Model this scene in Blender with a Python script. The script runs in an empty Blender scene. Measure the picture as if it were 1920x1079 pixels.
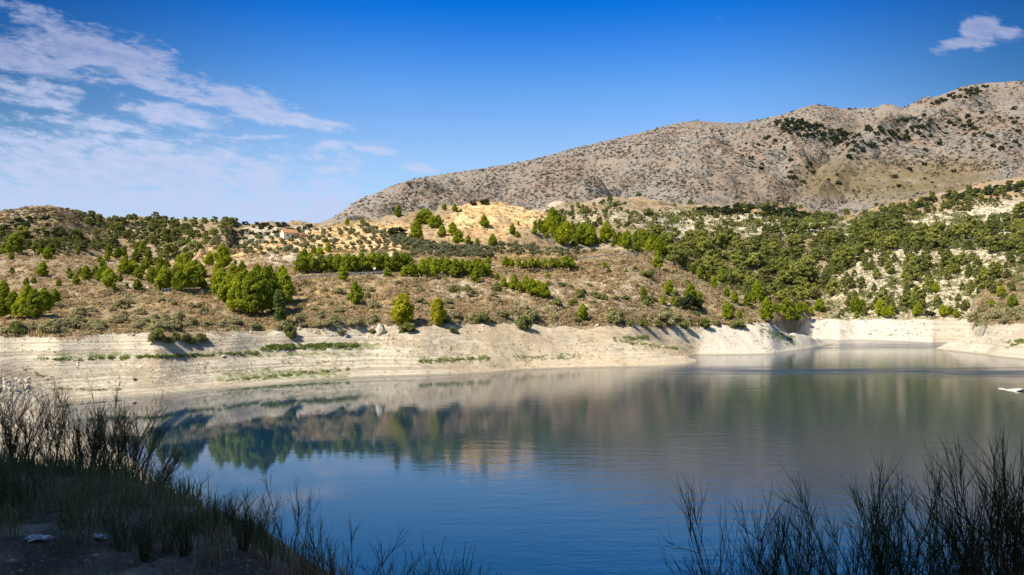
import bpy, math, random
import numpy as np
from mathutils import Vector, Matrix, noise as mnoise
rng = np.random.default_rng(7)
random.seed(7)
scene = bpy.context.scene
COL = scene.collection

# ------------------------------------------------------------------ camera
F = 1493.0; PITCH = math.atan(37.5 / F); EYE = 15.0
cam_d = bpy.data.cameras.new("camera"); cam = bpy.data.objects.new("camera", cam_d); COL.objects.link(cam)
cam_d.sensor_width = 36.0; cam_d.lens = F / 1920 * 36.0
cam_d.clip_start = 0.05; cam_d.clip_end = 20000
cam.location = (0, 0, EYE); cam.rotation_euler = (math.pi / 2 + PITCH, 0, 0)
scene.camera = cam

# ------------------------------------------------------------------ sun, sky, exposure
SUN_AZ_LEFT = 122.0; SUN_EL = 50.0
az, el = math.radians(SUN_AZ_LEFT), math.radians(SUN_EL)
SDIR = Vector((-math.sin(az) * math.cos(el), math.cos(az) * math.cos(el), math.sin(el)))
sd = bpy.data.lights.new("sun", 'SUN'); sd.energy = 5.0; sd.angle = math.radians(0.53); sd.color = (1.0, 0.91, 0.76)
sun = bpy.data.objects.new("sun", sd); COL.objects.link(sun)
sun.rotation_euler = SDIR.to_track_quat('Z', 'Y').to_euler(); sun.location = (-60, -30, 80)
scene.view_settings.view_transform = 'Standard'; scene.view_settings.look = 'None'
scene.view_settings.exposure = 0.57; scene.view_settings.gamma = 1.0
scene.render.engine = 'CYCLES'
cy = scene.cycles
cy.use_denoising = True; cy.max_bounces = 6; cy.diffuse_bounces = 2; cy.glossy_bounces = 3
cy.transparent_max_bounces = 6; cy.caustics_reflective = False; cy.caustics_refractive = False
cy.sample_clamp_indirect = 4.0

# ------------------------------------------------------------------ node helper
class NT:
    def __init__(s, tree): s.t = tree; s.n = tree.nodes; s.l = tree.links
    def node(s, typ, **kw):
        n = s.n.new(typ)
        for k, v in kw.items(): setattr(n, k, v)
        return n
    def put(s, sock, v):
        if isinstance(v, bpy.types.NodeSocket): s.l.new(v, sock)
        elif v is not None:
            if hasattr(sock.default_value, '__len__') and not hasattr(v, '__len__'): v = [v] * len(sock.default_value)
            if hasattr(sock.default_value, '__len__') and len(sock.default_value) == 4 and len(v) == 3: v = (*v, 1)
            sock.default_value = v
    def m(s, op, a, b=None, c=None, clamp=False):
        n = s.node('ShaderNodeMath', operation=op, use_clamp=clamp)
        s.put(n.inputs[0], a); s.put(n.inputs[1], b)
        if c is not None: s.put(n.inputs[2], c)
        return n.outputs[0]
    def vm(s, op, a, b=None):
        n = s.node('ShaderNodeVectorMath', operation=op); s.put(n.inputs[0], a)
        if b is not None: s.put(n.inputs[1], b)
        return n.outputs[0]
    def mix(s, f, a, b, blend='MIX'):
        n = s.node('ShaderNodeMix', data_type='RGBA', blend_type=blend)
        s.put(n.inputs['Factor'], f); s.put(n.inputs['A'], a) if False else None
        s.put(n.inputs[6], a); s.put(n.inputs[7], b)
        return n.outputs[2]
    def ramp(s, f, a, b):                       # smoothstep a..b -> 0..1
        n = s.node('ShaderNodeMapRange', interpolation_type='SMOOTHSTEP')
        s.put(n.inputs[0], f); s.put(n.inputs[1], a); s.put(n.inputs[2], b)
        return n.outputs[0]
    def noise(s, vec, scale, detail=4, rough=.55, dim='3D', out=0, dist=0.0):
        n = s.node('ShaderNodeTexNoise', noise_dimensions=dim)
        s.put(n.inputs['Vector'], vec); n.inputs['Scale'].default_value = scale
        n.inputs['Detail'].default_value = detail; n.inputs['Roughness'].default_value = rough
        n.inputs['Distortion'].default_value = dist
        return n.outputs[out]
    def attr(s, name):
        n = s.node('ShaderNodeAttribute'); n.attribute_name = name
        return n
    def xyz(s, v):
        n = s.node('ShaderNodeSeparateXYZ'); s.put(n.inputs[0], v); return n.outputs

# ------------------------------------------------------------------ world: sky texture + high cloud
world = bpy.data.worlds.new("World"); scene.world = world; world.use_nodes = True
W = NT(world.node_tree); W.n.clear()
SKYS = 0.075
sky = W.node('ShaderNodeTexSky', sky_type='NISHITA', sun_disc=False)
sky.sun_elevation = el; sky.sun_rotation = -az; sky.altitude = 300; sky.air_density = 1.0; sky.dust_density = 0.6; sky.ozone_density = 2.5
gen = W.node('ShaderNodeTexCoord').outputs['Generated']
gx, gy, gz = W.xyz(gen)
ysafe = W.m('MAXIMUM', gy, 0.12)
U = W.m('DIVIDE', gx, ysafe); V = W.m('DIVIDE', gz, ysafe)
# polarised blue: deeper and more saturated with height
tint = W.mix(W.ramp(gz, 0.16, 0.30), (1.36, 1.45, 1.58), (0.62, 1.20, 1.76))
tint = W.mix(W.ramp(gz, 0.25, 0.37), tint, (0.008, 0.70, 1.70))
side = W.m('MULTIPLY', W.ramp(W.m('ABSOLUTE', W.m('SUBTRACT', U, 0.02)), 0.15, 0.72), W.ramp(V, 0.05, 0.33))   # lens corner falloff, darkened into the sky colour on either side
tint = W.mix(side, tint, W.mix(1.0, tint, (0.22, 0.38, 0.44), 'MULTIPLY'))
plain = W.m('MAXIMUM', W.ramp(gz, 0.40, 0.62), W.m('SUBTRACT', 1.0, W.ramp(gy, -0.1, 0.25)))      # overhead and behind: ordinary sky
tint = W.mix(plain, tint, (0.80, 0.95, 1.10))
skyc = W.mix(1.0, sky.outputs[0], tint, 'MULTIPLY')
cmb = W.node('ShaderNodeCombineXYZ'); W.put(cmb.inputs[0], U); W.put(cmb.inputs[1], W.m('MULTIPLY', V, 2.1)); 
P = cmb.outputs[0]
rotn = W.node('ShaderNodeVectorRotate', rotation_type='Z_AXIS'); W.put(rotn.inputs['Vector'], P); rotn.inputs['Angle'].default_value = math.radians(28)
n1 = W.noise(rotn.outputs[0], 12.0, 8, .62)
strn = W.vm('MULTIPLY', rotn.outputs[0], (1.0, 1.8, 1.0))
n2 = W.noise(strn, 26.0, 8, .66, dist=.2)
nn = W.m('ADD', W.m('MULTIPLY', W.m('SUBTRACT', n1, .5), 1.35), W.m('MULTIPLY', W.m('SUBTRACT', n2, .5), 1.5))
# cloud banks: centre (u,v), radii, slope, weight
BANKS = [(90,45,120,26,24,.85),(165,92,125,38,12,1.15),(290,128,90,15,22,.8),(60,118,135,24,13,.95),(15,95,50,24,10,.85),
 (320,165,120,18,16,1.0),(455,192,95,24,21,1.15),(560,225,78,13,10,1.1),(400,150,60,10,28,.5),(45,172,85,24,10,1.0),(120,165,40,18,10,.6),
 (318,214,92,20,8,1.1),(190,232,140,15,6,.8),(60,225,90,20,8,.6),(445,257,24,6,0,.7),(510,255,48,7,-3,.75),(615,272,42,11,-5,.8),
 (710,281,50,8,5,.75),(790,314,36,10,4,.9),(610,316,68,14,2,.7),(280,275,150,26,4,.85),(80,265,150,26,6,.85),(320,91,9,6,30,.45),
 (200,320,420,62,2,1.0),(150,395,640,56,1,1.15),(500,395,330,46,0,1.0),(420,345,160,20,4,.9),
 (1843,55,30,25,-12,1.45),(1800,80,42,11,-14,1.15),(1895,62,34,15,0,.95),(1850,78,30,10,0,.7)]
dens = None
for cx, cy_, rx, ry, an, w in BANKS:
    cu, cv = (cx - 960) / F, (577 - cy_) / F
    a = math.radians(-an); ca, sa = math.cos(a), math.sin(a)
    du = W.m('SUBTRACT', U, cu); dv = W.m('SUBTRACT', V, cv)
    e1 = W.m('ADD', W.m('MULTIPLY', du, ca * F / rx), W.m('MULTIPLY', dv, sa * F / rx))
    e2 = W.m('ADD', W.m('MULTIPLY', du, -sa * F / ry), W.m('MULTIPLY', dv, ca * F / ry))
    q = W.m('ADD', W.m('MULTIPLY', e1, e1), W.m('MULTIPLY', e2, e2))
    g = W.m('MULTIPLY', W.m('POWER', 2.718, W.m('MULTIPLY', q, -0.62)), w)
    dens = g if dens is None else W.m('MAXIMUM', dens, g)
front = W.ramp(gy, 0.1, 0.3)
cl = W.ramp(W.m('ADD', dens, nn), 0.30, .88)
wisp = W.m('ADD', 0.62, W.m('MULTIPLY', W.ramp(n2, .34, .66), 0.38))
cl = W.m('MULTIPLY', W.m('MULTIPLY', W.m('MULTIPLY', cl, wisp), front), 0.95)
cfar = W.mix(W.ramp(V, 0.20, 0.36), (0.37, 0.43, 0.60), (0.23, 0.275, 0.44))
cloudc = W.mix(1.0, cfar, (1 / SKYS,) * 3, 'MULTIPLY')
final = W.mix(cl, skyc, cloudc)
bg = W.node('ShaderNodeBackground'); W.put(bg.inputs[0], final); bg.inputs[1].default_value = SKYS
wo = W.node('ShaderNodeOutputWorld'); W.l.new(bg.outputs[0], wo.inputs[0])

# ------------------------------------------------------------------ mesh helpers
def make_mesh(name, verts, faces, mats=(), smooth=False, attrs=None, nper=None, link=True, parent=None, fmat=None):
    """verts (N,3); faces (M,k) one polygon size"""
    me = bpy.data.meshes.new(name)
    verts = np.asarray(verts, np.float32); faces = np.asarray(faces, np.int32)
    M, k = faces.shape
    me.vertices.add(len(verts)); me.vertices.foreach_set('co', verts.ravel())
    me.loops.add(M * k); me.loops.foreach_set('vertex_index', faces.ravel())
    me.polygons.add(M); me.polygons.foreach_set('loop_start', np.arange(0, M * k, k, dtype=np.int32))
    me.polygons.foreach_set('loop_total', np.full(M, k, np.int32))
    me.polygons.foreach_set('use_smooth', np.full(M, smooth, bool))
    for m in mats: me.materials.append(m)
    if fmat is not None: me.polygons.foreach_set('material_index', np.asarray(fmat, np.int32))
    if attrs:
        for k2, v in attrs.items():
            v = np.asarray(v, np.float32)
            a = me.attributes.new(k2, 'FLOAT', 'POINT'); a.data.foreach_set('value', v)
    me.update(calc_edges=True)
    o = bpy.data.objects.new(name, me)
    if link: COL.objects.link(o)
    if parent is not None: o.parent = parent
    return o
def empty(name, loc, rz=0, sc=1.0):
    o = bpy.data.objects.new(name, None); o.empty_display_size = .3
    o.location = loc; o.rotation_euler = (0, 0, rz); o.scale = (sc,) * 3 if not hasattr(sc, '__len__') else sc
    COL.objects.link(o); return o
def tag(o, label=None, cat=None, group=None, kind=None):
    if label: o['label'] = label
    if cat: o['category'] = cat
    if group: o['group'] = group
    if kind: o['kind'] = kind
    return o
def merge(parts):
    """[(v,f)] -> one v,f"""
    vs, fs, n = [], [], 0
    for v, f in parts:
        vs.append(v); fs.append(np.asarray(f) + n); n += len(v)
    return np.concatenate(vs), np.concatenate(fs)

# ------------------------------------------------------------------ numpy noise
_perm = rng.permutation(512)
_grad = np.stack([np.cos(np.linspace(0, 2 * np.pi, 64, endpoint=False)), np.sin(np.linspace(0, 2 * np.pi, 64, endpoint=False))], 1)
def pn(x, y, seed=0):
    x = x + seed * 17.31; y = y + seed * 9.77
    xi = np.floor(x).astype(np.int64); yi = np.floor(y).astype(np.int64); xf = x - xi; yf = y - yi
    u = xf * xf * xf * (xf * (xf * 6 - 15) + 10); v = yf * yf * yf * (yf * (yf * 6 - 15) + 10)
    def g(i, j):
        h = _perm[(_perm[(xi + i) & 511] + yi + j) & 511] & 63
        return _grad[h, 0] * (xf - i) + _grad[h, 1] * (yf - j)
    a = g(0, 0) * (1 - u) + g(1, 0) * u; b = g(0, 1) * (1 - u) + g(1, 1) * u
    return (a * (1 - v) + b * v) * 1.5
def fbm(x, y, oct=5, seed=0, gain=.5):
    s = 0; a = 1; t = 0
    for i in range(oct):
        s = s + a * pn(x, y, seed + i * 3); t += a; a *= gain; x = x * 2.03; y = y * 2.03
    return s / t
def ridged(x, y, oct=5, seed=0, gain=.5):
    s = 0; a = 1; t = 0
    for i in range(oct):
        s = s + a * (1 - 2 * np.abs(pn(x, y, seed + i * 3))); t += a; a *= gain; x = x * 2.03; y = y * 2.03
    return s / t
def sstep(x, a, b):
    t = np.clip((x - a) / (b - a), 0, 1); return t * t * (3 - 2 * t)
# ------------------------------------------------------------------ terrain heights, surveyed column by column
def ray(px, py):
    a = (px - 960) / F; b = (539.5 - py) / F
    yy = math.cos(PITCH) - b * math.sin(PITCH); zz = math.sin(PITCH) + b * math.cos(PITCH)
    return a / yy, zz / yy
def slope_of(py): return (577 - np.asarray(py, float)) / F
def edge_y(x): return np.interp(x, [-60,-20,-7,-5,-4,-3.1,-2.2,-1.4,-.6,.7,1.6,3.2,8,20,60], [14,12,11,10,8.9,7.8,6.4,5.2,4.1,3.9,4.1,4.7,7,9,12])
def near_height(x, y):
    e = edge_y(x)
    plate = 13.4 - 0.048 * np.clip(y, -5, 14)
    s = y - e
    s = s + 0.35 * pn(x * .8, y * .8, 5)
    drop = np.where(s > 0, s * 0.30 + s * s * .02, 0); drop = np.where(s > 4, 1.52 + (s - 4) * 0.46, drop)
    z = plate - drop
    z = z + (0.10 * fbm(x * .55, y * .55, 4, 3) + 0.04 * fbm(x * 3.1, y * 3.1, 3, 8)) * 1.5
    # unseen bluff added behind and left of the viewpoint to shade the bank
    t = (x + 6.5) * -0.70 + (y + 1.8) * -0.715
    along = (x + 8) * -0.715 + (y + 3) * 0.70
    h = 30 * sstep(t, 0, 6) * (1 - sstep(along, 24, 40)) * (1 - sstep(-along, 40, 60))
    z = z + h * (1 + .18 * fbm(x * .16, y * .16, 4, 11)) + np.where(h > .2, 1, 0) * .5 * fbm(x * .6, y * .6, 3, 12)
    return z

NC_IN = 760
tin = np.linspace(-0.74, 0.74, NC_IN)
tout = 0.74 + np.cumsum(np.linspace(0.003, 0.05, 62))
TX = np.concatenate([-tout[::-1], tin, tout]); NC = len(TX)
D0, D1, NR = 12.0, 4300.0, 1150
DR = D0 * (D1 / D0) ** (np.arange(NR) / (NR - 1))
PXC = 960 + F * TX

def curve(keys, col):
    k = np.array(keys, float); return np.interp(PXC, k[:, 0], k[:, col])
# shoreline (image row of the water's edge) and drawdown ring top: px, y_water, D_ring, y_ring
SH = [(-600,800,150,640),(-200,780,150,638),(0,764,148,636),(60,760,149,634),(110,756,150,632),(200,748,153,627),(300,740,157,625),(400,729,166,622),(500,722,178,620),
 (600,712,188,616),(700,707,196,612),(800,704,200,612),(860,701,203,609),(920,698,208,607),(960,694.5,212,608),(1000,692,216,610),(1100,689.5,226,612),(1160,688.5,235,612),(1200,688,243,612),
 (1250,687,255,612),(1285,684,262,611),(1313.4,679,266,611),(1313.6,665,266.1,611),(1400,665,275,608),(1440,664,281,605),(1446,663.5,283,604),(1518,653,386,602),(1530,650,387,600),(1565.9,645,388,599),
 (1566.1,639,388,598),(1600,637.5,389,598),(1680,640,385,599),(1740,643,380,602),(1747.9,644,380,603),(1748.1,654,380,603),(1760,656,379,605),(1800,660,378,606),(1818,662,378,606),(1852,666,281,612),(1870,669,268,611),(1920,674,255,609),(2100,690,240,608),(2600,700,235,605)]
yw = curve(SH, 1); Dw = EYE * F / (yw - 577); Dr = curve(SH, 2) + (3.5 * pn(PXC / 95, PXC * 0, 4) + .5 * pn(PXC / 34, PXC * 0, 6)) * np.clip((np.abs(PXC - 1400) - 150) / 100, 0, 1)
Dr = np.maximum(Dr, Dw + 8); zr = EYE + slope_of(curve(SH, 3) + 2.2 * pn(PXC / 80, PXC * 0, 9) + .4 * pn(PXC / 30, PXC * 0, 12)) * Dr
# further lines: px, D, y
A = [(-600,180,575),(0,186,567),(100,190,566),(200,196,560),(300,205,549),(400,216,540),(500,229,530),(600,241,522),(700,250,516),(800,259,512),(900,270,507),(1000,285,499),(1100,303,488),
 (1170,318,479),(1215,326,478),(1300,330,513),(1350,326,543),(1400,318,574),(1450,318,590),(1500,335,598),(1560,372,596),(1600,404,583),(1700,404,576),(1800,385,578),(1850,330,588),(1920,300,592),(2600,300,585)]
B = [(-600,260,555),(0,230,520),(60,235,508),(150,240,520),(230,250,535),(300,265,535),(400,275,505),(500,290,480),(600,295,480),(700,300,470),(800,305,475),(900,315,477),(1000,325,465),(1100,340,478),
 (1170,345,482),(1215,360,490),(1300,372,530),(1400,372,570),(1500,380,590),(1560,396,585),(1600,440,545),(1700,450,520),(1800,450,515),(1920,400,520),(2600,400,520)]
C = [(-600,420,500),(0,300,478),(60,300,477),(130,310,482),(200,320,505),(300,330,520),(370,320,492),(400,330,474),(450,365,456),(520,400,443),(560,400,440),(600,420,431),(650,430,426),(680,430,418),(710,430,411),(750,430,403),
 (800,435,399),(850,440,389),(880,440,384),(920,440,383),(960,440,389),(1000,435,398),(1030,430,405),(1060,430,415),(1130,420,432),(1200,430,448),(1260,450,470),(1300,460,490),(1400,460,525),(1500,450,560),(1540,460,550),(1600,520,500),(1700,530,465),(1800,540,450),(1920,520,440),(2600,500,440)]
E = [(-600,500,450),(0,450,455),(100,450,455),(200,520,468),(300,520,470),(370,520,460),(400,520,455),(500,560,440),(600,560,436),(700,560,440),(800,560,430),(960,560,420),(1000,560,418),(1060,560,410),(1130,560,400),(1200,570,405),(1260,580,425),(1300,590,435),(1360,600,427),(1440,600,432),(1500,600,445),(1560,620,430),(1600,650,420),(1660,660,410),(1750,660,395),(1850,660,380),(1920,640,370),(2600,600,370)]
G = [(-600,820,430),(-150,620,430),(0,580,403),(40,575,394),(70,570,390),(100,575,391),(130,590,399),(165,660,412),(200,760,414),(260,800,410),(320,800,412),(400,800,416),(480,800,420),(520,800,422),(600,800,424),(700,800,424),(860,780,412),(960,760,410),(1030,740,404),(1050,730,392),(1080,730,384),(1130,730,378),(1180,740,379),
 (1230,750,386),(1280,760,395),(1340,780,394),(1400,800,393),(1440,810,389),(1500,820,394),(1540,820,402),(1570,820,411),(1605,810,410),(1640,800,395),(1690,800,378),(1750,800,366),(1800,800,356),(1860,800,348),(1920,800,341),(2100,800,335),(2600,760,345)]
M = [(-600,2500,470),(400,2500,455),(560,2500,428),(590,2500,417),(620,2500,405),(650,2500,386),(666,2500,373),(700,2520,359),(749,2550,338),(805,2550,323),(861,2560,316),(900,2560,309),(940,2570,303),(1011,2580,288),(1086,2600,268),(1125,2600,259),(1165,2620,252),(1217,2650,237),(1285,2680,220),(1307,2700,219),
 (1345,2750,221),(1380,2800,224),(1433,2900,218),(1473,3000,209),(1500,3050,200),(1513,3080,196),(1533,3100,191),(1555,3110,194),(1577,3150,199),(1610,3180,199),(1647,3150,197),(1660,3120,190),(1680,3120,190),(1700,3120,198),(1710,3000,189),(1740,2950,180),(1767,2950,173),(1790,2950,163),(1813,2950,154),(1840,2950,150),(1867,2950,148),(1920,2900,144),(2100,2900,136),(2400,2800,150),(3200,2800,230)]
def DZ(c):
    D = curve(c, 1); return D, EYE + slope_of(curve(c, 2)) * D
DA, ZA = DZ(A); DB, ZB = DZ(B); DC, ZC = DZ(C); DE, ZE = DZ(E); DG, ZG = DZ(G); DM, ZM = DZ(M)
# near side of the lake: distance and height knots of beach / lake bed
nk = np.array([(-600,5,4,4,6),(0,5.5,3.2,3.0,4.0),(60,5,2.2,1.3,1.6),(110,4.5,1.4,.35,.3),(170,3.6,.9,-.5,-1.2),(240,2.6,.15,-1.3,-3),(350,.6,-1.6,-3,-4),(500,-1,-3,-4,-5),(2600,-2,-5,-5,-5)], float)
DN = [45, 80, 102, 118]
Z = np.zeros((NR, NC))
for j in range(NC):
    n4 = [np.interp(PXC[j], nk[:, 0], nk[:, i + 1]) for i in range(4)]
    ds = [D0] + DN; zs = [n4[0] + 2] + n4
    ds = [d for d in ds if d < Dw[j] - 3]; zs = zs[:len(ds)]
    pre = max(Dw[j] - 12, ds[-1] + 1)
    if PXC[j] > 90: ds += [pre]; zs += [zs[-1] + (-.9 - zs[-1]) * min(1, (PXC[j] - 90) / 70)]
    dw_, dr_ = Dw[j], Dr[j]
    w = np.clip((800 - PXC[j]) / 250, 0, 1)                # flat terraced beach on the left, plain slope on the right
    ds += [dw_, dw_ + .35 * (dr_ - dw_), dw_ + .75 * (dr_ - dw_), dr_]
    zz0 = max(0.0, n4[3] + .2) * min(1.0, max(0.0, (150 - PXC[j]) / 80))
    px = PXC[j]
    ys = tr = None                                             # low spits with open water behind them
    for lo, hi, kx, ky, kd, dback, t0, t1 in (
        (1180, 1313.5, (1180, 1228, 1250, 1270, 1300, 1313), (645, 649, 653, 659, 671, 678), (18, 26, 26, 20, 9, 4), 254.5, (1178, 1308), None),
        (1442, 1566, (1442, 1485, 1500, 1530, 1566), (603.5, 607, 615, 630, 644), (24, 22, 18, 12, 4), 370, (1440, 1520), None),
        (1748, 1852, (1748, 1770, 1800, 1835, 1852), (654, 643, 628, 613, 610), (4, 9, 15, 23, 25), 339, None, (1816, 1854))):
        if lo <= px <= hi:
            Ds = dw_ + np.interp(px, kx, kd); ys = EYE + float(slope_of(np.interp(px, kx, ky))) * Ds
            wt = 1.0
            if t0: wt = min(1, max(0, (px - t0[0]) / (t0[1] - t0[0])))
            if t1: wt = min(1, max(0, (t1[1] - px) / (t1[1] - t1[0])))
            fr = (.32 - .18 * w, .80 - .25 * w); gen_ = lambda d: float(np.interp(d, [dw_, dw_ + .35 * (dr_ - dw_), dw_ + .75 * (dr_ - dw_), dr_], [0, fr[0] * zr[j], fr[1] * zr[j], zr[j]]))
            ys = gen_(Ds) * (1 - wt) + ys * wt
            dback = dback if wt >= 1 else dback * wt + (1 - wt) * (Ds + .4 * (dr_ - Ds)); dr2 = max(dr_, dback + 9) if wt >= 1 else dr_ * (1 - wt) + max(dr_, dback + 9) * wt
            ds[-3:] = []
            lo_ = [(Ds, ys), (Ds + 7, gen_(Ds + 7) * (1 - wt) - .8 * wt), (max(Ds + 8, dback - 3), gen_(dback - 3) * (1 - wt) - .8 * wt), (max(Ds + 9, dback), gen_(dback) * (1 - wt)), *[(max(Ds + 10 + k_, dback + f_ * (dr2 - dback)), gen_(dback + f_ * (dr2 - dback)) * (1 - wt) + fr[k_] * zr[j] * wt) for k_, f_ in enumerate((.35, .75))], (dr2, zr[j])]
            zs += [0.0]
            for d_, z_ in lo_: ds.append(max(d_, ds[-1] + .5)); zs.append(z_)
            break
    if ys is None:
        zs += [zz0, zz0 + (.32 - .18 * w) * (zr[j] - zz0), zz0 + (.80 - .25 * w) * (zr[j] - zz0), zr[j]]
    for d, z in ((DA[j], ZA[j]), (DB[j], ZB[j]), (DC[j], ZC[j])):
        ds.append(max(d, ds[-1] + 4)); zs.append(z)
    if PXC[j] < 370:
        k = min((370 - PXC[j]) / 40, 1); ds.append(ds[-1] + 45); zs.append(zs[-1] - 13 * k)
    # behind the middle hill the ground falls before it rises again
    if 380 < PXC[j] < 1110:
        k = min((PXC[j] - 380) / 60, (1110 - PXC[j]) / 70, 1)
        ds.append(ds[-1] + 50); zs.append(zs[-1] - 16 * k)
    ds += [max(DE[j], ds[-1] + 20)]; zs += [ZE[j] if not (430 < PXC[j] < 1040) else min(ZE[j], zs[-1] + 6)]
    ds += [DG[j], DG[j] + 130, DG[j] + 330]; dip = 18
    zs += [ZG[j], ZG[j] - dip, ZG[j] - dip * .4]
    up = ZM[j] - ZG[j]
    ds += [1500, 2000, DM[j], DM[j] + 350, DM[j] + 1300]
    zs += [ZG[j] + up * .20, ZG[j] + up * .50, ZM[j], ZM[j] - 60, ZM[j] - 350]
    Z[:, j] = np.interp(DR, ds, zs)
def smooth(a, n, axis):
    k = np.hanning(n + 2)[1:-1]; k /= k.sum()
    p = [(0, 0), (0, 0)]; p[axis] = (n // 2, n // 2)
    b = np.pad(a, p, mode='edge')
    out = np.zeros_like(a)
    for i in range(n): out += k[i] * (b[i:i + a.shape[0]] if axis == 0 else b[:, i:i + a.shape[1]])
    return out
Z = smooth(smooth(Z, 9, 0), 5, 1)
Zw = smooth(Z, 25, 0); DD = DR[:, None] * np.ones((1, NC)); TT = np.ones((NR, 1)) * TX[None, :]
Z = np.where(DD > 900, Zw, Z)
XX = DD * TT; YY = DD
PX2 = 960 + F * TT
# classes
above = Z - 0.0
rn_ = 5 * fbm(XX / 9, YY / 9, 4, 47)
ring = sstep(DD + rn_, Dr[None, :] - 4, Dr[None, :] + 4)           # 0 shore, 1 hillside
mtn = sstep(DD, 950, 1150)
# roughness of the ground
zn = Z.copy()
hillamp = ring * (1 - mtn)
sl = sstep(DD, 215, 420)
zn += hillamp * (1.4 * fbm(XX / 34, YY / 34, 5, 21) + (2.2 + 2.4 * sl) * (ridged(XX / 60, YY / 60, 4, 31) - .3) + .35 * fbm(XX / 5, YY / 5, 3, 25))
far = sstep(DD, 400, 620) * (1 - mtn)
zn += far * 8 * (ridged(XX / 110, YY / 150, 3, 33, .35) - .3)
# steep eroded gullies on the pale slope across the inlet
wslope = sstep(PX2, 1520, 1640) * sstep(DD, 365, 400) * (1 - sstep(DD, 560, 680))
gul = ridged((XX + .55 * YY) / 26 + 1.2 * fbm(XX / 60, YY / 60, 2, 44), (YY) / 120, 3, 41)
zn += wslope * 5.0 * (gul - .25)
# drawdown shore: lake strata (small steps) and rills
shore = (1 - ring)
wob = .5 * fbm(XX / 14, YY / 14, 3, 49)
zt = (zn + wob) / 0.36; stp = (np.floor(zt) + sstep(zt - np.floor(zt), .45, .95)) * 0.36 - wob
wst = (0.10 + .75 * (1 - sstep(PX2, 90, 190)) * (1 - sstep(DD, 118, 136))) * sstep(zn, .15, .6) * (1 - sstep(zn, 8, 11))
chz = sstep(PX2, 1320, 1420)
zrough = .55 * fbm(XX / 11, YY / 11, 4, 51) + .10 * fbm(XX / 2.2, YY / 2.2, 3, 55)
zn = zn + shore * (wst * (stp - zn) * .85 + zrough * sstep(zn, 0.2, 1.2) + chz * .7 * (ridged((XX + .3 * YY) / 7, YY / 20, 4, 59) - .3) * sstep(zn, .5, 2) + .7 * (ridged((XX + .8 * YY) / 17, YY / 45, 3, 58) - .35) * sstep(zn, .8, 2.5) * sstep(PX2, 850, 1000))
# terraces on the cultivated hill
terr = sstep(PX2, 500, 760) * (1 - sstep(PX2, 1010, 1080)) * sstep(DD, 290, 340) * (1 - sstep(DD, 450, 470))
zt = (zn + 2.0 * fbm(XX / 60, YY / 60, 2, 61)) / 3.2; stp = (np.floor(zt) + sstep(zt - np.floor(zt), .55, .9)) * 3.2 - 2.0 * fbm(XX / 60, YY / 60, 2, 61)
zn += terr * (stp - zn) * .75
terr2 = (sstep(PX2, 1180, 1260) * (1 - sstep(PX2, 1560, 1600)) + (1 - sstep(PX2, 200, 420))) * sstep(DD, 560, 640) * (1 - mtn)
zt = (zn + 5 * fbm(XX / 90, YY / 90, 2, 63)) / 7; stp = (np.floor(zt) + sstep(zt - np.floor(zt), .5, .85)) * 7 - 5 * fbm(XX / 90, YY / 90, 2, 63)
zn += terr2 * (stp - zn) * .6
# mountain relief
s = np.clip((DD - 1100) / (DM[None, :] - 1100), 0, 1.1)
edge = (1 - 0.93 * sstep(s, .62, .92)) * (1 - .85 * sstep(PX2, 1720, 1800) * sstep(s, .45, .68))
wx = 220 * fbm(XX / 500, YY / 500, 3, 71)
rel = ridged((XX + wx) / 560, (YY * .75 + wx) / 700, 7, 73, .44) - .35
rel2 = fbm(XX / 60, YY / 60, 4, 77)
rel3 = ridged((XX + .5 * YY + wx) / 150, YY / 420, 4, 79, .55) - .3
edge2 = (1 - .9 * sstep(s, .8, .98)) * (1 - .8 * sstep(PX2, 1720, 1800) * sstep(s, .5, .7))
zn += mtn * (edge * (84 * rel * sstep(s, 0.02, .3) + 24 * rel3) + (3.5 + 6 * edge) * rel2 + 4 * edge * ridged(XX / 45, YY / 60, 4, 76) + 2.6 * fbm(XX / 16, YY / 16, 2, 78))
def carve(pts, depth, width):
    """pts: (px, s) line across the mountain face"""
    p = np.array(pts, float)
    out = np.zeros_like(DD)
    o = np.argsort(p[:, 1]); cx = np.interp(s, p[o, 1], p[o, 0])
    rng_ = sstep(s, p[:, 1].min() - .05, p[:, 1].min() + .08) * (1 - sstep(s, p[:, 1].max() - .1, p[:, 1].max() + .05))
    d = (PX2 - cx + 14 * fbm(XX / 200, YY / 200, 3, 83)) / width
    return depth * rng_ * np.exp(-np.abs(d) ** 1.3)
zn += mtn * edge2 * (carve([(1650,.93),(1640,.8),(1600,.6),(1560,.42),(1490,.22),(1440,.1)], -85, 66)
           + carve([(1900,.75),(1800,.55),(1700,.33),(1600,.2),(1500,.10)], 60, 42)
           + carve([(1285,.9),(1240,.6),(1150,.3),(1100,.1)], -34, 34)
           + carve([(1130,.9),(1060,.5),(980,.2)], -24, 28)
           + carve([(960,.85),(880,.5),(820,.2)], -20, 26)
           + carve([(1760,.9),(1730,.6),(1690,.4)], 32, 38)
           + carve([(1860,.5),(1900,.8)], -28, 32))
# quarry bench
q = np.exp(-(((PX2 - 1042) / 34) ** 4)) * sstep(s, .14, .17) * (1 - sstep(s, .24, .27))
# road bench: flatten the ground either side of the road line
onroad = np.clip(1 - (np.abs(DD - (DA[None, :] + 1.0)) - 4.5) / 4, 0, 1) * (PX2 < 1235)
ZAr = smooth(ZA[None, :], 41, 1)[0]
zn = zn * (1 - onroad) + (ZAr[None, :]) * onroad
# near side
zn = np.where((DD < 60), np.maximum(zn, near_height(XX, YY)), zn)
Z = zn

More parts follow.
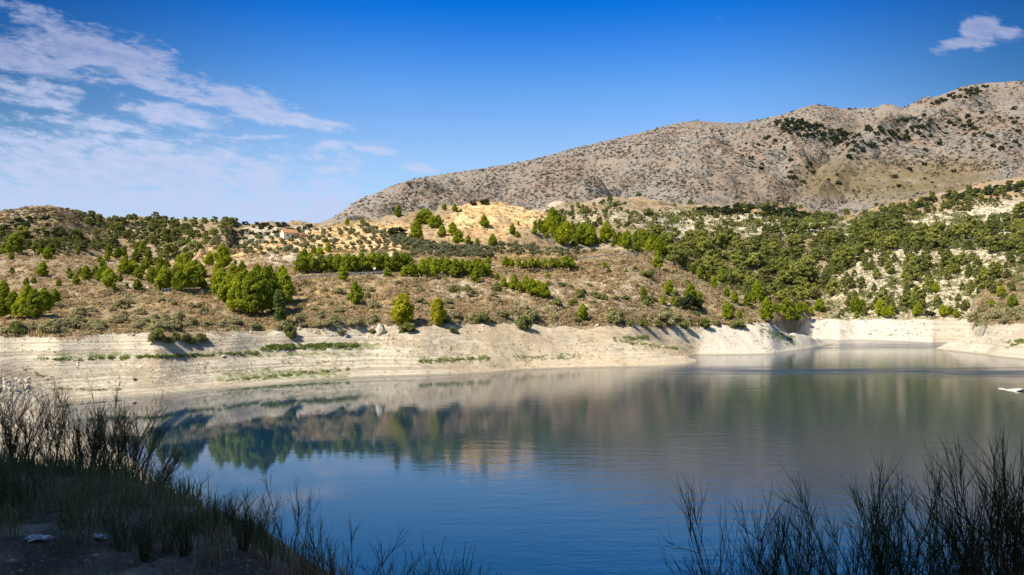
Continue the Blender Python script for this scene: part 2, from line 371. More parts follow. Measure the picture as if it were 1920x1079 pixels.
logs = np.log(DR)
def height(x, y):
    """terrain height at world x,y (y >= 12)"""
    x = np.atleast_1d(np.asarray(x, float)); y = np.atleast_1d(np.asarray(y, float))
    t = x / y
    c = np.clip(np.interp(t, TX, np.arange(NC)), 0, NC - 1.001); r = np.clip(np.interp(np.log(np.maximum(y, D0)), logs, np.arange(NR)), 0, NR - 1.001)
    ci = c.astype(int); ri = r.astype(int); cf = c - ci; rf = r - ri
    return (Z[ri, ci] * (1 - cf) + Z[ri, ci + 1] * cf) * (1 - rf) + (Z[ri + 1, ci] * (1 - cf) + Z[ri + 1, ci + 1] * cf) * rf
SL = (Z - EYE) / DD
CM = np.maximum.accumulate(np.where(DD > 40, SL, -9), axis=0)
def cast(px, py, dmin=40.):
    """world point where the sight line through a pixel first meets the ground, or None"""
    tx, ty = ray(px, py)
    c = np.interp(tx, TX, np.arange(NC)); ci = int(c)
    col = CM[:, ci] * (1 - (c - ci)) + CM[:, min(ci + 1, NC - 1)] * (c - ci)
    i = int(np.searchsorted(col, ty))
    if i >= NR or i < 2 or DR[i] < dmin: return None
    a, b = col[i - 1], col[i]; f = 0 if b <= a else (ty - a) / (b - a)
    D = DR[i - 1] * (1 - f) + DR[i] * f
    return (D * tx, D, float(height(D * tx, D)[0]))
# ------------------------------------------------------------------ ground materials
def mat(name):
    m = bpy.data.materials.new(name); m.use_nodes = True
    n = NT(m.node_tree); n.n.clear()
    out = n.node('ShaderNodeOutputMaterial'); b = n.node('ShaderNodeBsdfPrincipled')
    n.l.new(b.outputs[0], out.inputs[0])
    b.inputs['Roughness'].default_value = .9; b.inputs['Specular IOR Level'].default_value = .15
    return m, n, b
def bump(n, b, h, dist, strength=1.0):
    bp = n.node('ShaderNodeBump'); bp.inputs['Distance'].default_value = dist; bp.inputs['Strength'].default_value = strength
    n.put(bp.inputs['Height'], h); n.l.new(bp.outputs[0], b.inputs['Normal'])
def simple(name, col, rough=.85, var=.0, scale=3.0, spec=.2):
    m, n, b = mat(name)
    b.inputs['Roughness'].default_value = rough; b.inputs['Specular IOR Level'].default_value = spec
    if var:
        p = n.node('ShaderNodeTexCoord').outputs['Object']
        f = n.noise(p, scale, 4)
        c = n.mix(n.ramp(f, .35, .65), [x * (1 - var) for x in col], [min(1, x * (1 + var)) for x in col]); n.put(b.inputs['Base Color'], c)
    else: b.inputs['Base Color'].default_value = (*col, 1)
    return m

# hillside
m_hill, n, b = mat("hillside_soil")
pos = n.node('ShaderNodeNewGeometry').outputs['Position']
nrm = n.node('ShaderNodeNewGeometry').outputs['Normal']
aw = n.attr('white').outputs['Fac']; ao = n.attr('ochre').outputs['Fac']; ag = n.attr('dry').outputs['Fac']
f1 = n.noise(pos, .035, 6, .6); f2 = n.noise(pos, .22, 6, .65); f3 = n.noise(pos, 1.1, 5, .7)
sq = n.vm('MULTIPLY', pos, (.6, .25, 3.0)); f4 = n.noise(sq, .35, 5, .6)
brown = n.mix(n.ramp(f2, .3, .7), (.19, .12, .062), (.44, .31, .18))
brown = n.mix(n.ramp(f3, .42, .7), brown, (.36, .27, .165))
grey = n.mix(f2, (.25, .20, .14), (.42, .36, .27))
brown = n.mix(n.ramp(f1, .45, .65), brown, grey)
dryg = n.mix(f3, (.33, .22, .09), (.50, .36, .18))
base = n.mix(n.m('MULTIPLY', ag, n.ramp(f2, .35, .62)), brown, dryg)
cream = n.mix(f3, (.44, .365, .265), (.62, .55, .43))
rockm = n.ramp(n.m('ADD', n.m('ADD', n.m('MULTIPLY', f2, .6), n.m('MULTIPLY', f3, .55)), n.m('MULTIPLY', aw, .62)), .72, .86)
base = n.mix(rockm, base, cream)
och = n.mix(n.ramp(f4, .35, .7), (.50, .28, .11), (.78, .61, .35))
base = n.mix(n.m('MULTIPLY', ao, n.ramp(n.m('ADD', n.m('MULTIPLY', f2, .6), n.m('MULTIPLY', f4, .6)), .34, .54)), base, och)
n.put(b.inputs['Base Color'], base)
bump(n, b, n.m('ADD', f3, n.m('MULTIPLY', f2, 2.2)), .55, .9)

# drawdown shore
m_shore, n, b = mat("shore_marl")
pos = n.node('ShaderNodeNewGeometry').outputs['Position']
px_, py_, pz_ = n.xyz(pos)
f1 = n.noise(pos, .05, 5, .6); f2 = n.noise(pos, .5, 6, .68); f3 = n.noise(pos, 3.0, 4, .65)
zz = n.m('ADD', pz_, n.m('MULTIPLY', n.m('SUBTRACT', f1, .5), .9))
cz = n.node('ShaderNodeCombineXYZ'); n.put(cz.inputs[2], n.m('MULTIPLY', zz, 3.3)); n.put(cz.inputs[0], n.m('MULTIPLY', px_, .015)); n.put(cz.inputs[1], n.m('MULTIPLY', py_, .015))
st = n.noise(cz.outputs[0], 1.0, 4, .75)
base = n.mix(n.ramp(st, .38, .62), (.38, .32, .235), (.60, .54, .425))
warm = n.mix(n.ramp(f2, .3, .7), (.50, .40, .26), (.66, .545, .375))
base = n.mix(n.m('MULTIPLY', n.attr('warm').outputs['Fac'], n.ramp(f1, .30, .60)), base, warm)
base = n.mix(n.m('MULTIPLY', n.ramp(n.m('ADD', n.m('MULTIPLY', f2, .5), n.m('MULTIPLY', f1, .5)), .49, .58), .75), base, (.33, .255, .17))
base = n.mix(n.m('MULTIPLY', n.ramp(f3, .60, .75), .5), base, (.66, .61, .52))
wh = n.attr('chalk').outputs['Fac']
base = n.mix(n.m('MULTIPLY', wh, n.ramp(f2, .28, .5)), base, (.60, .55, .46))
gr = n.ramp(n.m('ADD', n.m('MULTIPLY', n.attr('green').outputs['Fac'], 1.0), n.m('MULTIPLY', n.m('SUBTRACT', f2, .5), 2.2)), .55, .95)
base = n.mix(n.m('MULTIPLY', gr, .8), base, (.16, .19, .065))
wet = n.m('SUBTRACT', 1.0, n.ramp(pz_, .05, .45))
base = n.mix(n.m('MULTIPLY', wet, .75), base, (.25, .225, .165))
n.put(b.inputs['Base Color'], base)
bump(n, b, n.m('ADD', n.m('MULTIPLY', f2, 1.6), n.m('ADD', n.m('MULTIPLY', st, .8), n.m('MULTIPLY', f3, .5))), .32, .9)

# mountain
m_mtn, n, b = mat("mountain_limestone")
pos = n.node('ShaderNodeNewGeometry').outputs['Position']
f1 = n.noise(pos, .0035, 6, .6); f2 = n.noise(pos, .018, 8, .68); f3 = n.noise(pos, .07, 6, .7)
tan = n.mix(n.ramp(f1, .35, .65), (.285, .225, .175), (.37, .305, .245))
gry = n.mix(f3, (.16, .148, .138), (.42, .375, .32))
base = n.mix(n.ramp(n.m('ADD', n.m('MULTIPLY', f2, .65), n.m('MULTIPLY', f1, .35)), .46, .56), tan, gry)
base = n.mix(n.ramp(f3, .60, .72), base, (.46, .40, .33))
base = n.mix(n.m('MULTIPLY', n.ramp(n.noise(pos, .006, 5, .6, dist=1.0), .56, .68), .35), base, (.42, .235, .15))
kh = n.attr('khaki').outputs['Fac']
base = n.mix(n.m('MULTIPLY', kh, n.ramp(f2, .25, .55)), base, (.225, .175, .095))
vor = n.node('ShaderNodeTexVoronoi'); n.put(vor.inputs['Vector'], n.vm('ADD', pos, n.vm('MULTIPLY', n.noise(pos, .1, 3, out=1), (8, 8, 8)))); vor.inputs['Scale'].default_value = .085
sp = n.m('SUBTRACT', 1.0, n.ramp(vor.outputs['Distance'], .20, .42))
vs = n.ramp(n.m('ADD', n.noise(pos, .008, 4), n.m('MULTIPLY', n.attr('veg').outputs['Fac'], .35)), .42, .60)
base = n.mix(n.m('MULTIPLY', n.m('MULTIPLY', sp, vs), .85), base, (.065, .065, .048))
base = n.mix(n.m('MULTIPLY', n.attr('quarry').outputs['Fac'], n.ramp(f3, .2, .45)), base, (.66, .52, .41))
n.put(b.inputs['Base Color'], base)
bump(n, b, n.m('ADD', n.m('MULTIPLY', f2, 3), f3), 9.0, .9)

# near bank
m_bank, n, b = mat("bank_earth")
pos = n.node('ShaderNodeNewGeometry').outputs['Position']
f1 = n.noise(pos, .9, 6, .6); f2 = n.noise(pos, 9, 5, .7)
base = n.mix(n.ramp(f1, .38, .62), (.16, .12, .08), (.50, .42, .32))
base = n.mix(n.ramp(f2, .52, .7), base, (.10, .08, .055))
n.put(b.inputs['Base Color'], base)
f5 = n.noise(pos, 38, 4, .7); base2 = n.mix(n.ramp(f5, .55, .7), base, (.62, .56, .47)); n.put(b.inputs['Base Color'], base2)
bump(n, b, n.m('ADD', f1, n.m('ADD', n.m('MULTIPLY', f2, .5), n.m('MULTIPLY', f5, .12))), .22, 1.0)

# ------------------------------------------------------------------ zone weights (where each kind of ground lies)
SLP = 577 - F * SL                     # image row of each ground point, used only to lay out the zones on the land
def zone(x0, x1, y0, y1, fx=25, fy=12):
    return sstep(PX2, x0 - fx, x0 + fx) * (1 - sstep(PX2, x1 - fx, x1 + fx)) * sstep(SLP, y0 - fy, y0 + fy) * (1 - sstep(SLP, y1 - fy, y1 + fy))
white = np.clip(wslope * .95 + .22 * zone(1060, 1560, 395, 560) * (DD > 340) + .72 * zone(1225, 1560, 405, 440, 15, 6) * (DD > 480) + .13 * zone(0, 600, 415, 505) * (DD > 300) + .40 * zone(450, 760, 425, 500)
      + .45 * zone(815, 910, 528, 560, 10, 6) + .30 * zone(930, 1450, 520, 610) + .35 * zone(1560, 1850, 410, 450, 20, 6) * (DD > 500) + .40 * zone(220, 262, 525, 545, 8, 4) + .15 * zone(1050, 1300, 380, 440) * (DD > 480)
      + .35 * zone(540, 980, 590, 625), 0, 1.2)
ochre = np.clip(1.4 * zone(380, 790, 425, 505) * (DD > 300) * (DD < 480) + 1.2 * zone(860, 1060, 383, 430, 20, 8) * (DD < 480) + .5 * zone(820, 960, 400, 450) * (DD < 480) + .1 * zone(100, 500, 470, 530), 0, 1.1)
dry = np.clip(zone(540, 760, 520, 600) + .55 * zone(0, 540, 560, 620) + .5 * zone(940, 1400, 470, 600) * (DD < 345) + .4 * zone(400, 1060, 440, 520) * (DD < 460), 0, 1)
warm = sstep(PX2, 780, 1000) * (1 - sstep(PX2, 1330, 1480)); chalk = np.clip(sstep(PX2, 1290, 1330) * (1 - sstep(PX2, 1745, 1752)) * .9 + .25 * sstep(PX2, 1750, 1760), 0, 1)
green = np.clip(.8 * zone(60, 700, 660, 672, 30, 4) + .9 * zone(500, 720, 642, 658, 20, 4) + .8 * zone(400, 660, 690, 716, 15, 8) * (DD < 172) + .5 * zone(90, 230, 722, 733, 15, 3) + .8 * zone(780, 900, 668, 682, 15, 4) + .6 * zone(960, 1090, 662, 676, 12, 4)
      + .5 * zone(1180, 1280, 638, 655, 10, 5) + .45 * zone(1420, 1490, 612, 640, 8, 8) * (DD < 330) + .4 * zone(0, 60, 690, 715), 0, 1)
khaki = zone(1500, 1860, 298, 372, 40, 22) * mtn; veg = (zone(560, 1300, 200, 380, 60, 30) + .8 * zone(1300, 1480, 215, 330) + .8 * zone(1480, 1920, 220, 320)) * mtn
qz = q * mtn

def submesh(name, mask_face, mats, attrs, smooth=True):
    idx = np.arange(NR * NC).reshape(NR, NC)
    f = np.stack([idx[:-1, :-1], idx[:-1, 1:], idx[1:, 1:], idx[1:, :-1]], -1)[mask_face]
    used, inv = np.unique(f, return_inverse=True)
    v = np.stack([XX.ravel(), YY.ravel(), Z.ravel()], 1)[used]
    return make_mesh(name, v, inv.reshape(-1, 4), mats, smooth, {k: a.ravel()[used] for k, a in attrs.items()})
ringf = ring[:-1, :-1] > .5; mf = DD[:-1, :-1] > 1050
nearf = DD[:-1, :-1] < 30
tag(submesh("lake_shore", ~ringf & ~mf & ~nearf, [m_shore], dict(warm=warm, chalk=chalk, green=green)), kind='structure')
tag(submesh("hillside", ringf & ~mf, [m_hill], dict(white=white, ochre=ochre, dry=dry)), kind='structure')
tag(submesh("mountain", mf, [m_mtn], dict(khaki=khaki, veg=veg, quarry=qz)), kind='structure')
# near bank with the added shade-casting bluff behind the viewpoint
gx_ = np.concatenate([np.linspace(-70, -14, 70)[:-1], np.linspace(-14, 14, 260), np.linspace(14, 60, 60)[1:]])
gy_ = np.concatenate([np.linspace(-60, -6, 70)[:-1], np.linspace(-6, 16, 230), np.linspace(16, 36, 60)[1:]])
GX, GY = np.meshgrid(gx_, gy_)
GZ = near_height(GX, GY)
GZ2 = np.where(GY > 12, height(GX, np.maximum(GY, 12)).reshape(GX.shape), GZ) if False else GZ
ii = np.arange(GX.size).reshape(GX.shape)
tag(make_mesh("near_bank", np.stack([GX.ravel(), GY.ravel(), GZ.ravel()], 1), np.stack([ii[:-1, :-1], ii[:-1, 1:], ii[1:, 1:], ii[1:, :-1]], -1).reshape(-1, 4), [m_bank], True), kind='structure')

# ------------------------------------------------------------------ water
m_water, n, b = mat("lake_water")
pos = n.node('ShaderNodeNewGeometry').outputs['Position']
wx_, wy_, wz_ = n.xyz(pos)
b.inputs['Base Color'].default_value = (.003, .027, .060, 1)
b.inputs['Roughness'].default_value = .02; b.inputs['IOR'].default_value = 1.60; b.inputs['Specular IOR Level'].default_value = .5
# calm lee of the left shore, wind ripples outside it
tl = n.m('DIVIDE', wx_, wy_)
lee = n.ramp(n.m('ADD', tl, n.m('MULTIPLY', n.m('SUBTRACT', n.noise(pos, .02, 4), .5), .35)), -.30, .26)
r1 = n.noise(n.vm('MULTIPLY', pos, (1, .8, 1)), 2.6, 3, .6); r2 = n.noise(n.vm('MULTIPLY', pos, (.35, 1, 1)), .55, 3, .6)
hh = n.m('ADD', n.m('MULTIPLY', r1, .30), n.m('MULTIPLY', r2, 1.0))
bp = n.node('ShaderNodeBump'); bp.inputs['Distance'].default_value = .10
n.put(bp.inputs['Height'], hh); n.put(bp.inputs['Strength'], n.m('ADD', .045, n.m('MULTIPLY', lee, .26)))
n.l.new(bp.outputs[0], b.inputs['Normal'])
# breeze lanes where the ripples are steeper and mirror the higher sky
lane_n = n.noise(n.vm('MULTIPLY', pos, (.006, .03, 1)), 1.0, 4, .6)
yl = n.m('ADD', wy_, n.m('MULTIPLY', n.m('SUBTRACT', lane_n, .5), 30))
def lane(y0, y1, t0, t1):
    return n.m('MULTIPLY', n.m('MULTIPLY', n.ramp(yl, y0 - 12, y0 + 12), n.m('SUBTRACT', 1, n.ramp(yl, y1 - 12, y1 + 12))), n.ramp(tl, t0, t1))
lanes = n.m('MAXIMUM', lane(174, 200, .08, .30), n.m('MULTIPLY', lane(285, 345, .30, .40), .6))
lanes = n.m('MULTIPLY', lanes, n.ramp(n.noise(n.vm('MULTIPLY', pos, (.03, .14, 1)), 1.0, 5, .65), .30, .62))
n.put(b.inputs['Roughness'], n.m('ADD', n.m('ADD', .02, n.m('MULTIPLY', lee, .06)), n.m('MULTIPLY', lanes, .24)))
v = [(-300, 18, 0), (900, 18, 0), (900, 470, 0), (-300, 470, 0)]
tag(make_mesh("lake_water", v, [(0, 1, 2, 3)], [m_water]), kind='structure')
# ------------------------------------------------------------------ plants
def leaf_mat(name, dark, light, tone=.5):
    m, n, b = mat(name)
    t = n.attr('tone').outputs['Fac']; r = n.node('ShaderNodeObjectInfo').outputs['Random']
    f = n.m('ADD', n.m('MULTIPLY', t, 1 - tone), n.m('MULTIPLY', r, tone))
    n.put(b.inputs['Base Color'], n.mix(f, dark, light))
    b.inputs['Roughness'].default_value = .75; b.inputs['Specular IOR Level'].default_value = .12
    tr = n.node('ShaderNodeBsdfTranslucent'); n.put(tr.inputs[0], n.mix(f, dark, light))
    mx = n.node('ShaderNodeMixShader'); mx.inputs[0].default_value = .42; n.l.new(b.outputs[0], mx.inputs[1]); n.l.new(tr.outputs[0], mx.inputs[2])
    out = [x for x in n.n if x.type == 'OUTPUT_MATERIAL'][0]; n.l.new(mx.outputs[0], out.inputs[0])
    return m
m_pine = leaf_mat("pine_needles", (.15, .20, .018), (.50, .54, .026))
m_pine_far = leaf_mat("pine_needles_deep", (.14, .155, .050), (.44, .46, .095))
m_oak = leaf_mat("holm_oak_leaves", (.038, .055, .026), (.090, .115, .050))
m_olive = leaf_mat("olive_leaves", (.15, .165, .080), (.33, .34, .19))
m_poplar = leaf_mat("poplar_leaves", (.100, .140, .035), (.190, .240, .070))
m_yellow = leaf_mat("autumn_leaves", (.30, .30, .012), (.52, .47, .03))
m_scrub = leaf_mat("dry_scrub_leaves", (.22, .145, .07), (.58, .45, .25), .0)
m_gscrub = leaf_mat("grey_green_scrub_leaves", (.27, .255, .12), (.52, .47, .25), .3)
m_grass = leaf_mat("green_grass", (.13, .18, .035), (.28, .33, .10), .0)
m_bark = simple("bark", (.13, .10, .075), .9, .3, 8)
m_dark_scrub = leaf_mat("mountain_scrub_leaves", (.035, .040, .028), (.085, .085, .060), .0)

def fib(n, r0=.0):
    i = np.arange(n) + .5; ph = np.arccos(1 - 2 * i / n); th = np.pi * (1 + 5 ** .5) * i + r0
    return np.stack([np.cos(th) * np.sin(ph), np.sin(th) * np.sin(ph), np.cos(ph)], 1)
def tufts(pts, nrm, size, R, jit=.55):
    """one small quad leaf cluster per point, facing roughly outward"""
    n = nrm + R.normal(0, jit, nrm.shape); n /= np.linalg.norm(n, axis=1, keepdims=True) + 1e-9
    a = np.cross(n, R.normal(0, 1, n.shape)); a /= np.linalg.norm(a, axis=1, keepdims=True) + 1e-9
    b = np.cross(n, a); s = size * R.uniform(.6, 1.4, (len(n), 1)); t = s * R.uniform(.5, .9, (len(n), 1))
    v = np.stack([pts - a * s - b * t * .4, pts - a * s * .2 - b * t, pts + a * s + b * t * .3, pts + a * s * .1 + b * t], 1).reshape(-1, 3)
    return v, np.arange(len(v)).reshape(-1, 4)
def crown_mesh(kind, R, npuff, nleaf, leaf):
    """crown of a tree of height 1: puffs of foliage spread through an uneven envelope"""
    V_, F_, T_ = [], [], []; n0 = 0
    lean = R.normal(0, .03, 2)
    for k in range(npuff):
        if kind == 'pine':
            t = (k + R.uniform(0, 1)) / npuff; hz = .16 + .78 * t
            env = .33 * (np.sin(np.pi * min(1, (t * .80 + .20))) ** .62) * (1.08 - .35 * t) * R.uniform(.72, 1.22)
            if t > .9: env *= .55
            an = k * 2.4 + R.uniform(-.5, .5); rr = env * R.uniform(.35, .95) ** .6; pr = (.115 if npuff < 50 else .082) * (1.25 - .45 * t) * R.uniform(.75, 1.25)
        elif kind == 'umbrella':
            t = R.uniform(0, 1); hz = .24 + .60 * t; env = .37 * np.sqrt(max(.05, 1 - (t * 1.2 - .35) ** 2)); an = k * 2.4; rr = env * R.uniform(.2, 1) ** .5; pr = .115 * R.uniform(.8, 1.25)
        elif kind == 'oak':
            t = R.uniform(0, 1); hz = .16 + .66 * t; env = .58 * np.sqrt(max(.04, 1 - (t * 1.15 - .35) ** 2)); an = k * 2.4; rr = env * R.uniform(.2, 1) ** .5; pr = .19 * R.uniform(.8, 1.25)
        elif kind == 'olive':
            t = R.uniform(0, 1); hz = .26 + .56 * t; env = .52 * np.sqrt(max(.04, 1 - (t * 1.3 - .55) ** 2)); an = k * 2.4; rr = env * R.uniform(.3, 1) ** .5; pr = .17 * R.uniform(.75, 1.3)
        elif kind == 'poplar':
            t = (k + R.uniform(0, 1)) / npuff; hz = .10 + .84 * t; env = .135 * np.sin(np.pi * (t * .85 + .12)) ** .7; an = k * 2.4; rr = env * R.uniform(.2, .9); pr = .085 * R.uniform(.8, 1.2)
        elif kind == 'ovoid':
            t = (k + R.uniform(0, 1)) / npuff; hz = .12 + .80 * t; env = .30 * np.sin(np.pi * (t * .78 + .16)) ** .8; an = k * 2.4; rr = env * R.uniform(.2, .95); pr = .105 * R.uniform(.7, 1.25)
        else:  # bush
            t = R.uniform(0, 1); hz = .12 + .62 * t; env = .62 * np.sqrt(max(.03, 1 - t * t)); an = k * 2.4; rr = env * R.uniform(.1, 1) ** .5; pr = .24 * R.uniform(.7, 1.3)
        c = np.array([rr * np.cos(an) + lean[0] * hz * 2, rr * np.sin(an) + lean[1] * hz * 2, hz])
        p = fib(nleaf, R.uniform(0, 6)); sq = np.array([1, 1, .72 if kind in ('pine', 'umbrella', 'oak') else .9])
        rad = pr * R.uniform(.72, 1.12, (nleaf, 1))
        v, f = tufts(c + p * rad * sq, p + np.array([c[0], c[1], 0]) * .8 + np.array([0, 0, .25]), leaf, R)
        V_.append(v); F_.append(f + n0); n0 += len(v); T_.append(np.repeat(np.clip(R.normal(.5, .18) + R.normal(0, .16, nleaf), 0, 1), 4))
        # dense heart of the puff, coloured dark for the crown's inner shade
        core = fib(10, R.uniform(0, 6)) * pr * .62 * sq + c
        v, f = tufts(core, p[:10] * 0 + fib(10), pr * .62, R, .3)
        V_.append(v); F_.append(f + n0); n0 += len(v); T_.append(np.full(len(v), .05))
    return np.concatenate(V_), np.concatenate(F_), np.concatenate(T_)
def tube(pts, rad, k=5):
    pts = np.asarray(pts, float); n = len(pts)
    d = np.gradient(pts, axis=0); d /= np.linalg.norm(d, axis=1, keepdims=True) + 1e-9
    ref = np.array([.31, .95, .05]); a = np.cross(d, ref); a /= np.linalg.norm(a, axis=1, keepdims=True) + 1e-9; b = np.cross(d, a)
    th = np.arange(k) * 2 * np.pi / k; r = np.asarray(rad, float).reshape(-1, 1, 1)
    v = pts[:, None] + r * (a[:, None] * np.cos(th)[None, :, None] + b[:, None] * np.sin(th)[None, :, None])
    i = np.arange(n - 1)[:, None] * k; j = np.arange(k)[None]; j2 = (j + 1) % k
    f = np.stack([i + j, i + j2, i + k + j2, i + k + j], -1).reshape(-1, 4)
    return v.reshape(-1, 3), f
def trunk_mesh(kind, R):
    h = {'pine': .86, 'umbrella': .8, 'oak': .5, 'olive': .45, 'poplar': .9, 'ovoid': .8}[kind]; r0 = {'pine': .026, 'umbrella': .026, 'oak': .05, 'olive': .055, 'poplar': .018, 'ovoid': .024}[kind]
    z = np.linspace(-.06, h, 7); off = np.cumsum(R.normal(0, .012, (7, 2)), 0); off[:2] = 0
    P_ = np.column_stack([off, z]); parts = [tube(P_, np.linspace(r0, r0 * .25, 7), 6)]
    for k in range(7):
        i = R.integers(2, 6); an = k * 2.4; L = {'pine': .24, 'umbrella': .28, 'oak': .4, 'olive': .36, 'poplar': .09, 'ovoid': .18}[kind] * R.uniform(.7, 1.1)
        q = P_[i]; e = q + np.array([np.cos(an) * L, np.sin(an) * L, L * .45]); mid = (q + e) / 2 - np.array([0, 0, .02])
        parts.append(tube([q, mid, e], [r0 * .45, r0 * .3, r0 * .12], 4))
    return merge(parts)
R0 = np.random.default_rng(11)
KINDS = {}
def mk(key, kind, npuff, nleaf, leaf, m, count):
    out = []
    for i in range(count):
        v, f, t = crown_mesh(kind, R0, npuff, nleaf, leaf)
        c = make_mesh('crown', v, f, [m], False, {'tone': t}, link=False).data
        tr = None
        if kind != 'bush':
            tv, tf = trunk_mesh(kind, R0); tr = make_mesh('trunk', tv, tf, [m_bark], True, link=False).data
        out.append((c, tr, (v, f, t)))
    KINDS[key] = out
mk('pine_near', 'pine', 92, 34, .021, m_pine, 5)
mk('pine_mid', 'pine', 42, 24, .034, m_pine, 6)
mk('pine_far', 'pine', 20, 18, .058, m_pine_far, 4)
mk('umbrella', 'umbrella', 28, 18, .055, m_pine_far, 5)
mk('oak', 'oak', 22, 24, .065, m_oak, 4)
mk('olive', 'olive', 16, 20, .070, m_olive, 5)
mk('poplar', 'poplar', 40, 34, .024, m_poplar, 1)
mk('yellow', 'ovoid', 48, 34, .030, m_yellow, 2)
mk('bush', 'bush', 16, 26, .085, m_gscrub, 4)
m_shrub = leaf_mat('shrub_leaves', (.15, .17, .045), (.36, .36, .13))
mk('bush_green', 'bush', 22, 30, .065, m_shrub, 4)

WORDS = ['first', 'second', 'third', 'fourth', 'fifth', 'sixth', 'seventh', 'eighth', 'ninth', 'tenth', 'eleventh', 'twelfth', 'thirteenth', 'fourteenth', 'fifteenth', 'sixteenth', 'seventeenth', 'eighteenth', 'nineteenth', 'twentieth']
def put_tree(name, cat, key, px, py, hpx, label, group, R, wide=1.0, parts=True, sink=.02):
    p = cast(px, py)
    if p is None: return None
    h = hpx * p[1] / F * 1.06
    c, tr, _ = KINDS[key][int(R.integers(len(KINDS[key])))]
    sc = (h * wide * R.uniform(.92, 1.08), h * wide * R.uniform(.92, 1.08), h)
    loc = (p[0], p[1], p[2] - h * sink); rz = R.uniform(0, 6.28)
    if tr is None or not parts:
        o = bpy.data.objects.new(name, c); COL.objects.link(o); o.location = loc; o.rotation_euler = (0, 0, rz); o.scale = sc
    else:
        o = empty(name, loc, rz, sc)
        for nm, me in (('crown', c), ('trunk', tr)):
            q_ = bpy.data.objects.new(nm, me); COL.objects.link(q_); q_.parent = o
    tag(o, label, cat, group)
    return o
def inpoly(x, y, P_):
    c = False; j = len(P_) - 1
    for i in range(len(P_)):
        if (P_[i][1] > y) != (P_[j][1] > y) and x < (P_[j][0] - P_[i][0]) * (y - P_[i][1]) / (P_[j][1] - P_[i][1]) + P_[i][0]: c = not c
        j = i
    return c
def scatter(poly, n, R, mind=5.0, clump=0.0):
    """points on the visible ground inside a surveyed patch, kept apart; clump>0 thins them by a patchy field"""
    xs = [p[0] for p in poly]; ys = [p[1] for p in poly]; out = []; k = 0
    while len(out) < n and k < n * 60:
        k += 1; x = R.uniform(min(xs), max(xs)); y = R.uniform(min(ys), max(ys))
        if not inpoly(x, y, poly): continue
        if clump and float(fbm(np.array([x / 45.]), np.array([y / 22.]), 3, 91)[0]) < R.normal(clump - .25, .12): continue
        if any(((x - a) / mind) ** 2 + ((y - b_) / (mind * .55)) ** 2 < 1 for a, b_ in out): continue
        out.append((x, y))
    return out
def name_cells(pts, where, per=10):
    """split a patch's plants into bands and thirds and count them off from the left, so that every one can be pointed out"""
    n = len(pts); out = [None] * n
    if n <= 12:
        for k, i in enumerate(sorted(range(n), key=lambda i: pts[i][0])): out[i] = f"{WORDS[k]} from the left {where}"
        return out
    cells = math.ceil(n / per); nb = 3 if cells > 4 else (2 if cells > 2 else 1); ncol = min(6, math.ceil(cells / nb))
    colw = [[''], ['left', 'right'], ['left', 'centre', 'right'], ['far-left', 'left', 'right', 'far-right'], ['far-left', 'left', 'centre', 'right', 'far-right'],
            ['far-left', 'left', 'centre-left', 'centre-right', 'right', 'far-right']][ncol - 1]
    bandw = [[''], ['upper', 'lower'], ['upper', 'middle', 'lower']][nb - 1]
    order = sorted(range(n), key=lambda i: pts[i][1]); q_ = math.ceil(n / nb)
    for b_ in range(nb):
        band = sorted(order[b_ * q_:(b_ + 1) * q_], key=lambda i: pts[i][0]); m_ = math.ceil(len(band) / ncol)
        for c_ in range(ncol):
            for k, i in enumerate(band[c_ * m_:(c_ + 1) * m_]):
                cell = '-'.join(w for w in (bandw[b_], colw[c_]) if w)
                out[i] = f"{WORDS[min(k, 19)]} from left, {cell} part, {where}"
    return out
ADJ = lambda h: 'tall' if h > 38 else 'large' if h > 29 else 'medium' if h > 19 else 'small'

# --- pines placed one by one: px, py of the foot, height in px
PL = []                                     # (px,py,h,where,key)
def lst(where, pts, key='pine_mid', jitter=False): PL.append((where, pts, key))
lst("in the big pine clump above the beach", [(412,556,52),(428,570,60),(446,588,76),(470,592,84),(492,590,88),(515,586,74),(535,572,66),(455,556,52),(480,552,56),(503,548,50),(530,552,54),(405,545,34)], 'pine_near')
lst("in the dark pine clump beside the left frame edge", [(4,577,50),(20,596,50),(40,600,58),(62,598,56),(84,588,48),(102,572,30),(52,578,44),(2,598,34)], 'pine_near')
lst("in the pine row behind the guardrail", [(566,512,40),(585,511,36),(603,512,34),(618,508,32),(634,510,33),(650,509,34),(664,510,32),(680,508,34),(695,508,35),(708,508,34),(722,508,33),(738,510,36),(752,510,34),(766,506,30)], 'pine_mid')
lst("on the bank above the pine row", [(572,484,18),(590,478,16),(615,474,20),(600,482,18)], 'pine_mid')
lst("in the roadside pine group in mid-hill", [(790,512,26),(803,506,24),(815,514,30),(828,508,26),(840,514,30),(853,516,30),(866,512,26),(878,518,30),(892,514,28),(903,520,28),(916,520,26),(915,497,16),(898,498,15)], 'pine_mid')
lst("in the clipped pine line below the terraces", [(949,501,20),(960,501,17),(972,502,18),(984,503,16),(996,502,20),(1008,503,18),(1021,504,19),(1034,503,20),(1046,504,18),(1058,504,24),(1070,504,22)], 'pine_mid')
lst("along the slope edge below the road", [(643,528,28),(572,534,10),(726,521,20),(757,519,20),(773,520,28),(794,517,26),(812,521,20),(850,520,22),(892,530,27)], 'pine_mid')
lst("in the pine clump on the brown slope", [(945,540,20),(961,543,28),(972,548,20),(985,548,30),(998,554,32),(1010,556,30),(1021,560,28),(932,526,14)], 'pine_mid')
lst("on the brown scrub slope", [(667,571,42),(1092,602,32),(1027,523,11),(1028,536,10),(990,586,12),(1050,570,9),(1070,574,11),(1134,502,12),(1141,510,10),(1174,510,8)], 'pine_mid')
